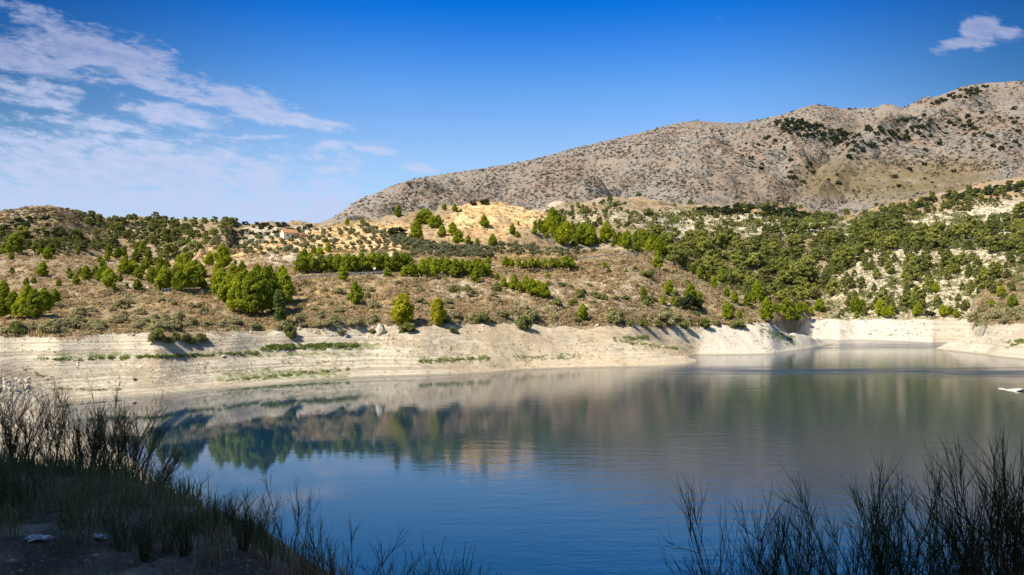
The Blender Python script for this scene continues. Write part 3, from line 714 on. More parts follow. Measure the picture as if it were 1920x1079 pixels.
lst("on the slope left of the inlet pines", [(1233,504,24),(1233,488,18),(1252,553,27),(1207,558,19),(1244,572,18),(1262,573,18),(1274,573,17),(1296,562,30),(1310,566,20),(1224,572,10)], 'pine_mid')
lst("along the crest beside the inlet", [(1312,524,24),(1298,514,18),(1340,541,24),(1328,530,22),(1352,530,26),(1368,534,22),(1363,559,20),(1378,570,26),(1402,577,30),(1418,570,44),(1436,604,46),(1471,604,46)], 'pine_near')
lst("at the waterside below the brown slope", [(1365,600,36),(1386,599,18),(1455,590,24),(1484,602,38),(1493,604,30),(1499,589,24),(1509,586,20)], 'pine_near')
lst("along the foot of the pale slope", [(1537,584,24),(1520,590,14),(1572,597,10),(1606,588,32),(1618,584,22),(1606,597,14),(1651,592,32),(1658,596,20),(1670,595,22),(1719,593,24),(1769,593,21),(1781,590,16),(1793,596,16)], 'pine_mid')
lst("on the right of the pale slope", [(1900,577,22),(1878,557,21),(1755,549,20),(1860,575,14),(1890,590,13),(1845,520,20)], 'pine_mid')
lst("on the hilltop of the terraced hill", [(746,407,22),(651,423,15),(680,421,12),(782,451,36),(784,425,24),(792,418,26),(802,420,28),(812,428,24),(822,424,20),(833,395,13),(853,397,15),(864,398,10),(829,444,22),(850,441,24),(858,459,28),(878,458,17),(894,461,14),(908,427,24),(924,462,23)], 'pine_mid')
lst("on the hill's right shoulder", [(961,440,20),(970,446,12),(1003,423,10),(972,422,8),(1046,424,12),(1035,440,16)], 'pine_mid')
RG = [("in the pines at left below the round hill", [(0,470),(60,475),(120,462),(200,478),(260,470),(300,490),(330,500),(340,520),(300,540),(230,548),(150,540),(90,500),(0,490)], 44, 22, 'pine_mid', 12, .0),
 ("among the pines behind the left guardrail", [(235,515),(300,505),(380,500),(450,490),(470,520),(430,540),(330,548),(240,555)], 22, 28, 'pine_mid', 14, .0),
 ("on the brown knoll at left", [(0,505),(80,500),(150,530),(100,560),(0,560)], 8, 18, 'pine_mid', 16, .0),
 ("on the far left hillside", [(0,436),(60,444),(140,436),(150,448),(200,470),(0,480)], 66, 14, 'umbrella', 7.5, .02),
 ("on the left ridge", [(160,412),(320,412),(345,440),(300,470),(200,470),(170,440)], 110, 13, 'umbrella', 6.5, .06),
 ("on the ridge right of the left summit", [(320,414),(440,418),(440,445),(380,470),(330,460)], 56, 13, 'umbrella', 7, .06),
 ("on the gully side behind the terraced hill", [(300,440),(370,460),(370,495),(240,500)], 22, 16, 'umbrella', 9, .1),
 ("in the wood right of the terraced hill", [(1000,440),(1050,412),(1110,440),(1240,450),(1260,492),(1220,478),(1150,472),(1060,462)], 64, 20, 'pine_mid', 9, .1),
 ("on the rounded hill under the mountain", [(1030,415),(1060,392),(1130,382),(1250,395),(1260,412),(1180,430),(1090,430)], 85, 9, 'umbrella', 6, .12),
 ("in the dense wood of the ravine", [(1225,440),(1300,455),(1380,470),(1440,500),(1500,520),(1560,530),(1500,590),(1440,580),(1400,560),(1340,525),(1270,505),(1230,480)], 160, 22, 'umbrella', 8.5, .1),
 ("on the slopes above the ravine", [(1300,440),(1440,440),(1530,430),(1620,440),(1560,520),(1480,515),(1400,480),(1310,460)], 120, 18, 'umbrella', 8.5, .08),
 ("on the farmland under the mountain", [(1240,398),(1400,392),(1500,396),(1560,405),(1590,425),(1480,432),(1250,412)], 60, 9, 'umbrella', 6.5, .3),
 ("in the wood on the right hill", [(1590,430),(1680,420),(1740,440),(1920,410),(1920,500),(1850,470),(1760,480),(1680,470),(1600,500),(1540,540),(1560,470)], 190, 19, 'umbrella', 8.5, .1),
 ("along the right skyline hill", [(1600,415),(1660,395),(1740,378),(1860,352),(1920,345),(1920,372),(1860,380),(1790,400),(1700,410),(1620,430)], 95, 11, 'umbrella', 6.5, .05),
 ("scattered on the pale eroded slope", [(1560,540),(1620,500),(1700,470),(1800,490),(1900,490),(1910,590),(1560,592)], 110, 20, 'pine_far', 9, .1)]
R = np.random.default_rng(21)
cand = []
for where, pts, key in PL:
    lab = name_cells(pts, where)
    for (x, y, h), l in zip(pts, lab): cand.append((h * 1.6 + 8, x, y, h, key, l, where, True))
for where, poly, n_, h, key, md, cp in RG:
    pts = scatter(poly, n_, R, md, cp)
    hs = [h * float(np.clip(np.exp(R.normal(-.12, .38)), .35, 1.8)) for _ in pts]
    cand += [(hh, x, y, hh, key, None, where, False) for (x, y), hh in zip(pts, hs)]
cand.sort(key=lambda c: -c[0])
near, rest = cand[:300], cand[300:]
by = {}
for c in near:
    if c[5] is None: by.setdefault(c[6], []).append(c)
labs = {}
for wh, cs in by.items():
    for c, l in zip(cs, name_cells([(c[1], c[2]) for c in cs], wh)): labs[id(c)] = l
for c in near:
    _, x, y, h, key, l, wh, hand = c
    l = l or labs[id(c)]
    put_tree('pine_tree', 'pine tree', key, x, y, h, f"{ADJ(h)} pine, {l}", f"pines {wh}", R, (R.uniform(.72, .92) if key == 'pine_near' else R.uniform(.85, 1.15)) if key != 'umbrella' else R.uniform(.85, 1.2))
def stuff_mesh(name, items, label, cat, R):
    """items: (x,y,z,h,key,wide) many small plants as one body of vegetation"""
    Vv, Ff, Tt = [], [], []; n0 = 0; mats_, fm = [], []
    for x, y, z, h, key, wd in items:
        ks = KINDS[key]; c, tr, (v, f, t) = ks[int(R.integers(len(ks)))]
        mm = c.materials[0]
        if mm not in mats_: mats_.append(mm)
        a = R.uniform(0, 6.28); ca, sa = math.cos(a), math.sin(a)
        w_ = h * wd
        vv = np.column_stack([(v[:, 0] * ca - v[:, 1] * sa) * w_ + x, (v[:, 0] * sa + v[:, 1] * ca) * w_ + y, v[:, 2] * h + z])
        Vv.append(vv); Ff.append(f + n0); n0 += len(v); Tt.append(np.clip(t + R.normal(0, .32), 0, 1)); fm.append(np.full(len(f), mats_.index(mm)))
    o = make_mesh(name, np.concatenate(Vv), np.concatenate(Ff), mats_, False, {'tone': np.concatenate(Tt)}, fmat=np.concatenate(fm))
    tag(o, label, cat, None, 'stuff'); return o
items = []
for c in rest:
    p = cast(c[1], c[2])
    if p: items.append((p[0], p[1], p[2] - .2, c[3] * p[1] / F * 1.05, c[4], R.uniform(.8, 1.15)))
# the same woods go on a little way behind the crests
for k in range(260):
    D = R.uniform(520, 900); t = R.uniform(-.72, .72); x = D * t
    if t < .02: continue
    items.append((x, D, float(height(x, D)[0]) - .3, R.uniform(4, 7.5), 'umbrella', 1.15))
stuff_mesh('far_pine_wood', items, "far pine wood spread over the ridges and gullies behind the lake", 'wood', R)

# --- poplar, yellow trees, oaks
put_tree('poplar_tree', 'poplar tree', 'poplar', 528, 606, 60, "slim grey-green poplar standing right of the big pine clump", None, R, 1.15)
put_tree('yellow_tree', 'tree', 'yellow', 752, 612, 60, "bright yellow-green autumn tree standing right above the pale boulder", None, R, 1.15)
put_tree('yellow_tree', 'tree', 'yellow', 821, 612, 52, "thin yellowish autumn tree, right neighbour of the bright yellow one", None, R, .95)
put_tree('holm_oak', 'oak tree', 'oak', 1293, 581, 27, "broad dark holm oak among pines on the brown slope by the inlet", None, R, 1.45)
put_tree('holm_oak', 'oak tree', 'oak', 1743, 595, 13, "dark round oak bush at the foot of the pale slope", None, R, 1.1)
put_tree('holm_oak', 'oak tree', 'oak', 886, 384, 8, "left dark oak of the two on the terraced hill's summit", None, R, 1.2)
put_tree('holm_oak', 'oak tree', 'oak', 909, 383, 8, "right dark oak of the two on the terraced hill's summit", None, R, 1.7)
put_tree('holm_oak', 'oak tree', 'oak', 745, 440, 14, "low wide green oak thicket below the hilltop pine", None, R, 1.9)
put_tree('holm_oak', 'oak tree', 'oak', 552, 440, 12, "dark leafy tree beside the white farmhouse", None, R, 1.3)
OAK = []
ok = [("on the round hill at far left", [(5,418),(60,406),(140,420),(150,450),(5,450)], 30, 8),
      ("along the far left ridge", [(430,420),(600,424),(600,430),(520,440),(440,450)], 40, 6),
      ("in the dark oak belt under the mountain", [(1300,394),(1390,387),(1450,392),(1560,408),(1540,418),(1440,405),(1330,402)], 60, 8),
      ("along the right hill's dark upper edge", [(1640,402),(1800,362),(1920,352),(1920,362),(1800,376),(1660,408)], 36, 8)]
for where, poly, n_, h in ok:
    pts = scatter(poly, n_, R, 6, 0)
    for (x, y), l in zip(pts, name_cells(pts, where)): OAK.append((h * R.uniform(.7, 1.3), x, y, where))
# oaks on the mountain
mt = [("on the mountain's central wooded patch", [(1450,225),(1500,228),(1560,240),(1600,250),(1600,262),(1560,270),(1510,262),(1460,245)], 62, 6.5),
      ("on the mountain above the gully", [(1560,270),(1640,232),(1740,215),(1760,235),(1700,262),(1640,275),(1590,300)], 60, 6),
      ("scattered over the mountain's right face", [(1740,230),(1915,200),(1915,280),(1700,290)], 46, 6),
      ("on the dark crest near the summit", [(1745,196),(1800,170),(1850,162),(1855,174),(1800,188)], 26, 5.5),
      ("scattered low on the mountain", [(1300,240),(1440,240),(1560,330),(1800,300),(1780,360),(1450,350)], 34, 5.5)]
for where, poly, n_, h in mt:
    pts = scatter(poly, n_, R, 5.5, 0)
    for (x, y), l in zip(pts, name_cells(pts, where)): OAK.append((h * R.uniform(.6, 1.35), x, y, where))

OAK.sort(key=lambda c: -c[0])
big, small = OAK[:285], OAK[285:]
for wh in sorted({c[3] for c in big}):
    cs = [c for c in big if c[3] == wh]
    for c, l in zip(cs, name_cells([(c[1], c[2]) for c in cs], wh)): put_tree('holm_oak', 'oak tree', 'oak', c[1], c[2], c[0], f"dark oak, {l}", f"oaks {wh}", R, 1.15, parts=False)
items = []
for c in small:
    p = cast(c[1], c[2])
    if p: items.append((p[0], p[1], p[2] - .2, c[0] * p[1] / F, 'oak', R.uniform(.95, 1.35)))
stuff_mesh('mountain_oak_scrub', items, "smallest dark oaks dotted between the bigger ones on the mountain and ridges", 'oak scrub', R)

# --- olives
ol = [("on the sandy slope below the farmhouse", [(405,450),(520,446),(600,450),(640,458),(560,475),(480,482),(405,480)], 52, 10.5, 13),
      ("on the sandy slope above the pine row", [(600,445),(680,435),(760,455),(780,485),(700,478),(620,470)], 42, 9.5, 14),
      ("in the mid-hill olive grove", [(700,430),(780,455),(860,465),(925,470),(925,484),(830,484),(775,478),(740,455),(680,434)], 110, 10.5, 8),
      ("on the terraces right of the grove", [(925,460),(1000,465),(1060,470),(1120,472),(1060,482),(930,478)], 30, 10, 11),
      ("around the farmhouse terrace", [(555,434),(650,430),(690,424),(690,430),(600,446),(555,446)], 16, 8, 10)]
for where, poly, n_, h, md in ol:
    pts = scatter(poly, n_, R, md, 0)
    for (x, y), l in zip(pts, name_cells(pts, where)): put_tree('olive_tree', 'olive tree', 'olive', x, y, h * R.uniform(.75, 1.2), f"grey-green olive, {l}", f"olives {where}", R, 1.05, parts=h > 11)
# orchard far right: even rows
pts = [(1765 + k * 9.5 + r * 3.5, 374 + r * 3.6 + .1 * k) for r in range(4) for k in range(12)]
for i, (x, y) in enumerate(pts):
    r = i // 12; put_tree('olive_tree', 'olive tree', 'olive', x + R.normal(0, .6), y + R.normal(0, .25), 4.2, f"tiny orchard olive, {WORDS[i % 12]} from left in {['top','second','third','bottom'][r]} row, right hill", "olives in the small orchard on the right hill", R, 1.05, parts=False)

# --- countable bushes
bs = [("on the beach below the dry scrub", [(296,641,26,.9),(318,644,13,1.0),(330,636,15,.8),(355,643,20,.9),(376,641,16,1.1)], 'bush_green'),
      ("along the scrub edge above the shore", [(30,626,24,.9),(545,632,26,.6),(640,626,8,1.6),(698,624,7,1.5),(765,622,18,1.2),(850,548,14,1.1),(877,547,14,1.1),(930,545,14,1.0),(905,606,22,1.0),(980,617,26,.9),(851,624,12,1.0),(1205,612,15,1.1),(1234,612,12,1.2),(1282,615,14,1.3),(1320,614,18,1.1),(1384,615,15,1.6),(1344,611,10,1.0),(1180,609,12,1.2),(1150,606,14,1.3)], 'bush_green'),
      ("on the right bank beside the frame edge", [(1830,604,18,1.3),(1850,610,20,1.2),(1868,600,22,1.0),(1888,606,16,1.2),(1905,596,22,1.3),(1918,600,20,1.2),(1838,592,16,1.2)], 'bush')]
for where, pts, key in bs:
    for (x, y, h, w), l in zip(pts, name_cells(pts, where, 12)): put_tree('shrub', 'shrub', key, x, y, h, f"rounded green shrub, {l}" if key != 'bush' else f"brownish shrub, {l}", f"shrubs {where}", R, w)
for where, poly, n_, h, key, adj in [("on the brown slope above the beach", [(100,575),(400,560),(400,615),(100,620)], 34, 10, 'bush', 'brownish'), ("on the dry slope below the guardrail", [(555,535),(940,530),(1000,600),(560,605)], 46, 9, 'bush', 'grey-green'),
        ("on the speckled slope left of the inlet", [(1000,505),(1230,495),(1400,590),(1050,600)], 40, 8, 'bush_green', 'olive'), ("on the scrub rim of the shore", [(0,612),(520,606),(1000,596),(1420,600),(1420,606),(1000,606),(520,618),(0,628)], 56, 13, 'bush', 'dense low')]:
    pts = scatter(poly, n_, R, 11, 0)
    for (x, y), l in zip(pts, name_cells(pts, where)): put_tree('shrub', 'shrub', key, x, y, h * float(np.clip(np.exp(R.normal(0, .35)), .5, 1.8)), f"{adj} shrub, {l}", f"shrubs {where}", R, R.uniform(1, 1.5))
# --- dry scrub over the hillside (uncountable)
def blob_field(name, pts, hs, m, label, cat, nl=12, leaf=.30, squash=.7):
    pts = np.array(pts); hs = np.array(hs); N = len(pts)
    base = fib(nl * 2); base = base[base[:, 2] > -.15][:nl]; nl = len(base)
    P_ = pts[:, None, :] + (base[None] * np.array([1, 1, squash])[None, None]) * (hs[:, None, None] * R.uniform(.5, 1.0, (N, nl, 1)))
    Nn = np.repeat(base[None], N, 0).reshape(-1, 3) + np.array([0, 0, .3])
    v, f = tufts(P_.reshape(-1, 3), Nn, np.repeat(hs, nl)[:, None] * leaf, R, .5)
    t = np.repeat(np.clip(np.repeat(R.uniform(0, 1, N), nl) * .75 + R.uniform(0, .25, N * nl), 0, 1), 4)
    tag(make_mesh(name, v, f, [m], False, {'tone': t}), label, cat, None, 'stuff')
def field(n, xr, yr, hp, dens=None, dmax=900, dmin=100):
    P_, H_ = [], []
    xs = R.uniform(*xr, n); ys = R.uniform(*yr, n)
    for x, y in zip(xs, ys):
        if dens is not None and R.uniform() > dens(x, y): continue
        p = cast(x, y)
        if p is None or p[1] > dmax or p[1] < dmin: continue
        if p[2] < 7.5: continue
        P_.append(p); H_.append(hp * p[1] / F * R.uniform(.5, 1.5))
    return P_, H_
def edge_row(x): return float(np.interp(x, [k[0] for k in SH], [k[3] for k in SH]))
def d_brown(x, y):
    f = float(fbm(np.array([x / 28.]), np.array([y / 12.]), 3, 95)[0])
    if y > edge_row(x) - 1 or (1480 < x < 1835): return 0
    return np.clip(.55 + 1.5 * f + .6 * (y > edge_row(x) - 28), .05, 1)
P1, H1 = field(34000, (-60, 1980), (470, 632), 5.2, d_brown, 420)
blob_field('dry_scrub', P1, H1, m_scrub, "low brown dry scrub covering the slope above the shore", 'scrub')
P1, H1 = field(8000, (-60, 1500), (505, 632), 4.0, lambda x, y: np.clip(.5 * (y > edge_row(x) - 42) + .9 * (abs(y - float(np.interp(x, [k[0] for k in A], [k[2] for k in A])) - 4) < 12) + .12, 0, 1) * (y < edge_row(x)), 420)
blob_field('grey_green_scrub', P1, H1, m_gscrub, "grey-green scrub along the road and the shore edge", 'scrub')
P1, H1 = field(26000, (0, 1920), (380, 600), 3.0, lambda x, y: .9 if (x < 640 or x > 1000) else .45, 900, 290)
blob_field('hill_scrub', P1, H1, m_gscrub, "small olive-coloured scrub dotting the farther hills", 'scrub', 8, .4)
P1, H1 = field(30000, (580, 1930), (145, 412), 2.5, lambda x, y: np.clip(.5 + 1.5 * float(fbm(np.array([x / 60.]), np.array([y / 26.]), 4, 97)[0]) + .25 * (x < 1300) - .5 * (1500 < x < 1800 and 310 < y < 370), .06, 1), 3600, 1050)
P2, H2 = field(2600, (-40, 200), (388, 470), 3.4, lambda x, y: .85, 900, 290)
blob_field('round_hill_scrub', P2, H2, leaf_mat('heath_leaves', (.09, .075, .04), (.24, .19, .11), .0), "dark brown heath scrub covering the round hill at far left", 'scrub', 9, .4)
blob_field('mountain_scrub', P1, H1, m_dark_scrub, "dark scrub speckling the bare limestone mountain", 'scrub', 7, .42)
P1, H1 = [], []
for _ in range(6500):
    x = R.uniform(0, 1920); y = R.uniform(600, 745); d_ = edge_row(x)
    if y < d_ + 2 or float(fbm(np.array([x / 40.]), np.array([y / 9.]), 3, 111)[0]) < .08: continue
    p = cast(x, y)
    if p and p[2] > .5 and p[1] < 420: P1.append(p); H1.append(1.9 * p[1] / F * R.uniform(.4, 1.5))
blob_field('beach_weeds', P1, H1, m_gscrub, "sparse small weeds dotted over the dry lake beach", 'weeds', 7, .4, 1.0)
P1, H1 = field(3500, (1540, 1920), (450, 600), 3.0, lambda x, y: .75, 620, 300)
blob_field('pale_slope_scrub', P1, H1, m_gscrub, "small dark scrub speckling the pale eroded slope", 'scrub', 8, .4)
P1, H1 = field(8500, (1180, 1920), (400, 590), 6.5, lambda x, y: np.clip(.5 + 1.6 * float(fbm(np.array([x / 50.]), np.array([y / 25.]), 3, 121)[0]) - .55 * (x > 1560 and y > 470), 0.04, 1), 850, 335)
blob_field('wood_undergrowth', P1, H1, leaf_mat('undergrowth_leaves', (.10, .115, .035), (.24, .25, .09), .0), "olive-green undergrowth between the pines on the right hills", 'undergrowth', 12, .34)
# --- grass on the beach
def strip(n, x0, x1, yf, th, hp):
    P_, H_ = [], []
    for _ in range(n):
        x = R.uniform(x0, x1); y = yf(x) + R.normal(0, th)
        if float(fbm(np.array([x / 16.]), np.array([y / 4.]), 2, 99)[0]) < -.06: continue
        p = cast(x, y)
        if p and p[1] < 420 and p[2] > .25: P_.append(p); H_.append(hp * p[1] / F * R.uniform(.5, 1.5))
    return P_, H_
GP, GH = [], []
L = lambda x0, y0, x1, y1: (lambda x: y0 + (y1 - y0) * (x - x0) / (x1 - x0))
for a_ in [(300,65,340,L(65,676,340,668),1.6,3.2),(420,200,500,L(200,672,500,662),1.4,3.6),(700,490,670,L(490,654,670,649),2.6,4),(260,410,540,L(410,715,540,706),2.0,2),(340,500,655,L(500,707,655,693),2.0,2.4),(160,95,230,L(95,731,230,731),1.3,2.4),
           (420,785,920,L(785,678,920,672),2.2,2.2),(280,960,1090,L(960,672,1090,668),2.6,1.8),(200,1150,1215,L(1150,637,1215,634),2,3),(260,1165,1280,L(1165,642,1280,656),1.4,2.2),(260,1425,1490,L(1425,620,1490,640),6,2.6),(120,1880,1920,L(1880,650,1920,640),3,3),
           (240,380,640,L(380,690,640,680),7,1.6),(200,100,400,L(100,700,400,690),8,1.6),(130,40,100,L(40,690,100,716),4,2),(130,700,900,L(700,645,900,655),8,2),(120,1600,1740,L(1600,622,1740,626),5,1.6),(200,1060,1300,L(1060,650,1300,662),7,1.6)]:
    p, h = strip(*a_); GP += p; GH += h
blob_field('beach_grass', GP, GH, m_grass, "thin green grass strips growing on the dry lake beach", 'grass', 9, .34, 1.1)
# ------------------------------------------------------------------ road, guardrails, signs, house
R = np.random.default_rng(31)
m_asph = simple("asphalt", (.055, .055, .058), .9, .2, 1.5)
m_steel = simple("galvanised_steel", (.36, .39, .43), .5, .12, .8, .5)
m_white = simple("white_paint", (.78, .78, .76), .6, .05, 2)
m_post = simple("sign_post_metal", (.30, .31, .32), .5)
px_r = np.arange(-150, 1222, 6.0)
ra, rb = [], []
dr_key = np.interp(px_r, [k[0] for k in A], [k[1] for k in A])
for p_, d_ in zip(px_r, dr_key):
    t = (p_ - 960) / F
    for off, L_ in ((-2.1, ra), (3.9, rb)):
        D = d_ + 1 + off - .8; L_.append((t * D, D, float(height(t * D, D)[0])))
zr_ = (np.array(ra)[:, 2] + np.array(rb)[:, 2]) / 2 + .12
zr_ = np.convolve(np.pad(zr_, 4, mode='edge'), np.ones(9) / 9, 'valid')
v = []
for a_, b_, z_ in zip(ra, rb, zr_): v += [(a_[0], a_[1], z_), (b_[0], b_[1], z_)]
n_ = len(ra); f = [(2 * i, 2 * i + 2, 2 * i + 3, 2 * i + 1) for i in range(n_ - 1)]
tag(make_mesh("road", v, f, [m_asph], True), kind='structure')
def road_pt(p_, off=-2.9):
    d_ = float(np.interp(p_, [k[0] for k in A], [k[1] for k in A])); t = (p_ - 960) / F; D = d_ + off + .2
    return np.array([t * D, D, float(np.interp(p_, px_r, zr_))])
def box(c, sx, sy, sz, rz=0):
    x, y, z = sx / 2, sy / 2, sz / 2
    v = np.array([(-x,-y,-z),(x,-y,-z),(x,y,-z),(-x,y,-z),(-x,-y,z),(x,-y,z),(x,y,z),(-x,y,z)])
    ca, sa = math.cos(rz), math.sin(rz)
    v = np.column_stack([v[:, 0] * ca - v[:, 1] * sa, v[:, 0] * sa + v[:, 1] * ca, v[:, 2]]) + np.array(c)
    return v, np.array([(0,3,2,1),(4,5,6,7),(0,1,5,4),(1,2,6,5),(2,3,7,6),(3,0,4,7)])
def guardrail(p0, p1, label):
    P_ = [road_pt(p) for p in np.arange(p0, p1 + .1, 3.0)]
    org = P_[0]; root = empty("guardrail", tuple(org)); tag(root, label, "guardrail", "guardrails along the hillside road")
    prof = [(0, .40), (-.05, .47), (0, .54), (-.05, .61), (0, .70), (.02, .70), (.02, .40)]       # rolled W beam
    vs, fs = [], []
    for i, p in enumerate(P_):
        for dy, dz in prof: vs.append((p[0] - org[0], p[1] - org[1] + dy, p[2] - org[2] + dz + .08))
    k = len(prof)
    for i in range(len(P_) - 1):
        for j in range(k): fs.append((i * k + j, (i + 1) * k + j, (i + 1) * k + (j + 1) % k, i * k + (j + 1) % k))
    make_mesh("rail_beam", vs, fs, [m_steel], False, parent=root)
    acc = 0
    for i in range(0, len(P_), max(1, int(round(len(P_) / 24)))):
        p = P_[i] - org; bv, bf = box((p[0], p[1] + .09, p[2] + .1), .12, .12, 1.2); make_mesh("post", bv, bf, [m_steel], parent=root)
guardrail(303, 408, "grey steel guardrail left of the big pine clump")
guardrail(553, 716, "long grey steel guardrail below the pine row, right of the big pine clump")
guardrail(1085, 1212, "pale steel guardrail at the road bend beside the ravine wood")
def road_sign(px, off, hgt, rad, label, sides=20, tri=False):
    p = road_pt(px, off); root = empty("road_sign", tuple(p)); tag(root, label, "road sign", "road signs seen from behind on the hillside road")
    bv, bf = box((0, 0, hgt / 2), .07, .07, hgt); make_mesh("post", bv, bf, [m_post], parent=root)
    n = 3 if tri else sides; vs = []
    for y in (-.03, .0):
        for i in range(n):
            a = math.pi / 2 + i * 2 * math.pi / n; vs.append((rad * math.cos(a), y - .05, hgt + rad * .6 + rad * math.sin(a)))
    me = bpy.data.meshes.new("panel"); me.from_pydata(vs, [], [list(range(n)), list(range(2 * n - 1, n - 1, -1))] + [(i, i + n, (i + 1) % n + n, (i + 1) % n) for i in range(n)]); me.materials.append(m_white)
    o = bpy.data.objects.new("panel", me); COL.objects.link(o); o.parent = root
road_sign(702, 3.6, 1.9, .42, "round white sign by the pine row, right end of the long guardrail")
road_sign(400, 3.4, 2.3, .44, "white triangular sign just left of the big pine clump", tri=True)
road_sign(276, 2.8, 1.5, .40, "small white triangular sign among scrub left of the short guardrail", tri=True)
road_sign(144, 2.8, 1.2, .34, "small white square sign nearest the dark left pine clump", sides=4)

# --- stones on the drawdown beach (uncountable)
OV = np.array([(1,0,0),(0,1,0),(-1,0,0),(0,-1,0),(0,0,1),(0,0,-1)], float); OF = np.array([(0,1,4),(1,2,4),(2,3,4),(3,0,4),(1,0,5),(2,1,5),(3,2,5),(0,3,5)])
sv, sf, n0 = [], [], 0
for _ in range(9000):
    x = R.uniform(0, 1920); y = R.uniform(600, 760)
    if y < edge_row(x): continue
    if float(fbm(np.array([x / 30.]), np.array([y / 7.]), 3, 131)[0]) < .02: continue
    p = cast(x, y)
    if p is None or p[1] > 420 or p[2] < .15: continue
    q_ = .9 * p[1] / F * float(np.exp(R.normal(0, .45))); vv = OV * q_ * R.uniform(.6, 1.3, (6, 1)) * np.array([1.3, 1, .7]); a = R.uniform(0, 6.28)
    vv = np.column_stack([vv[:, 0] * math.cos(a) - vv[:, 1] * math.sin(a), vv[:, 0] * math.sin(a) + vv[:, 1] * math.cos(a), vv[:, 2]]) + np.array(p)
    sv.append(vv); sf.append(OF + n0); n0 += 6
m_stone = simple("beach_stone", (.46, .41, .33), .95, .35, .6)
tag(make_mesh("beach_stones", np.concatenate(sv), np.concatenate(sf), [m_stone]), "small loose stones scattered in streaks over the dry beach", "stones", None, 'stuff')
# --- farmhouse
m_wall = simple("limewashed_wall", (.72, .69, .62), .9, .08, 1.2); m_stone = simple("ochre_wall", (.42, .31, .18), .9, .2, 1.5)
m_tile = simple("terracotta_tiles", (.46, .23, .12), .85, .25, 4); m_dark = simple("dark_opening", (.03, .028, .025), .8)
hp_ = cast(538, 450); print('HOUSE', hp_)
if hp_:
    hs_ = empty("farmhouse", (hp_[0], hp_[1] + 3, hp_[2] + .4), math.radians(38)); tag(hs_, "small white farmhouse with a terracotta roof on the hill crest", "farmhouse")
    w, l, e, r = 2.3, 3.3, 3.0, 4.6        # half width (gable, local x), half length (local y): gable end faces -y... turned towards the left
    def poly_obj(name, vs, fs, m, parent):
        me = bpy.data.meshes.new(name); me.from_pydata(vs, [], fs); me.materials.append(m); o = bpy.data.objects.new(name, me); COL.objects.link(o); o.parent = parent; return o
    # long axis along local x, gables at +-x
    poly_obj("wall", [(-l,-w,-1.5),(-l,w,-1.5),(-l,w,e),(-l,0,r-.12),(-l,-w,e),(l,-w,-1.5),(l,w,-1.5),(l,w,e),(l,0,r-.12),(l,-w,e)],
             [(0,4,3,2,1),(5,6,7,8,9),(0,5,9,4),(1,2,7,6)], m_wall, hs_)
    t_ = .18; ov = .35; k_ = (r - e) / w
    for sgn in (-1, 1):
        vs = [(-l-ov, 0, r), (l+ov, 0, r), (l+ov, sgn*(w+ov), e-k_*ov), (-l-ov, sgn*(w+ov), e-k_*ov)]; vs += [(x, y, z + t_) for x, y, z in vs]
        poly_obj("roof", vs, [(0,1,2,3),(4,5,6,7),(0,1,5,4),(1,2,6,5),(2,3,7,6),(3,0,4,7)], m_tile, hs_)
    bv, bf = box((.9, -w - .01, 1.0), 1.0, .06, 2.0); make_mesh("door", bv, bf, [m_dark], parent=hs_)
    bv, bf = box((-1.4, -w - .01, 1.8), .8, .06, .8); make_mesh("window", bv, bf, [m_dark], parent=hs_)
    bv, bf = box((-l - .01, .5, 2.0), .06, .6, .7); make_mesh("window", bv, bf, [m_dark], parent=hs_)
    an_ = empty("farm_shed", (hp_[0] + 6.2, hp_[1] + 4.5, hp_[2] + .4), math.radians(38)); tag(an_, "low ochre shed with terracotta roof attached right of the farmhouse", "shed")
    bv, bf = box((0, 0, .6), 3.4, 3.2, 3.2); make_mesh("wall", bv, bf, [m_stone], parent=an_)
    poly_obj("roof", [(-2,-1.9,2.25),(2,-1.9,2.25),(2,1.9,3.1),(-2,1.9,3.1),(-2,-1.9,2.4),(2,-1.9,2.4),(2,1.9,3.25),(-2,1.9,3.25)], [(0,3,2,1),(4,5,6,7),(0,1,5,4),(1,2,6,5),(2,3,7,6),(3,0,4,7)], m_tile, an_)

# ------------------------------------------------------------------ rocks
def ico(sub):
    import bmesh
    bm = bmesh.new(); bmesh.ops.create_icosphere(bm, subdivisions=sub, radius=1.0)
    v = np.array([x.co[:] for x in bm.verts]); f = np.array([[w.index for w in y.verts] for y in bm.faces]); bm.free(); return v, f
IV, IF = ico(3)
def rock_mesh(R, m, rough=.35):
    v = IV.copy(); o = R.uniform(0, 50)
    for k in range(10):                       # chop faces to give broken planes
        d = R.normal(0, 1, 3); d /= np.linalg.norm(d); h = R.uniform(.5, .85); q = v @ d; v = v - np.outer(np.maximum(q - h, 0), d)
    n = np.array([mnoise.fractal(Vector(p * 1.7 + o), .8, 2.0, 4) for p in v]); v *= (1 + rough * .4 * n)[:, None]
    return make_mesh("rock", v, IF, [m], False, link=False).data
m_rock = simple("pale_rock", (.56, .50, .41), .9, .22, 1.3); m_rockd = simple("grey_rock", (.36, .32, .27), .9, .3, 1.5); m_wood = simple("weathered_log", (.075, .055, .045), .9, .3, 4)
RM = [rock_mesh(R, m_rock) for _ in range(6)]; RMD = [rock_mesh(R, m_rockd) for _ in range(3)]
def put_rock(name, px, py, wpx, hpx, label, group=None, dark=False, loc=None, cat='rock'):
    p = loc or cast(px, py)
    if p is None: return
    s = p[1] / F; me = (RMD if dark else RM)[int(R.integers(3 if dark else 6))]
    o = bpy.data.objects.new(name, me); COL.objects.link(o); w = wpx * s / 2; h = hpx * s / 2
    o.scale = (w * R.uniform(.9, 1.1), w * R.uniform(.7, 1.1), h * 1.5); o.location = (p[0], p[1], p[2] + h * .35); o.rotation_euler = (R.uniform(-.25, .25), R.uniform(-.25, .25), R.uniform(0, 6.28))
    tag(o, label, cat, group); return o
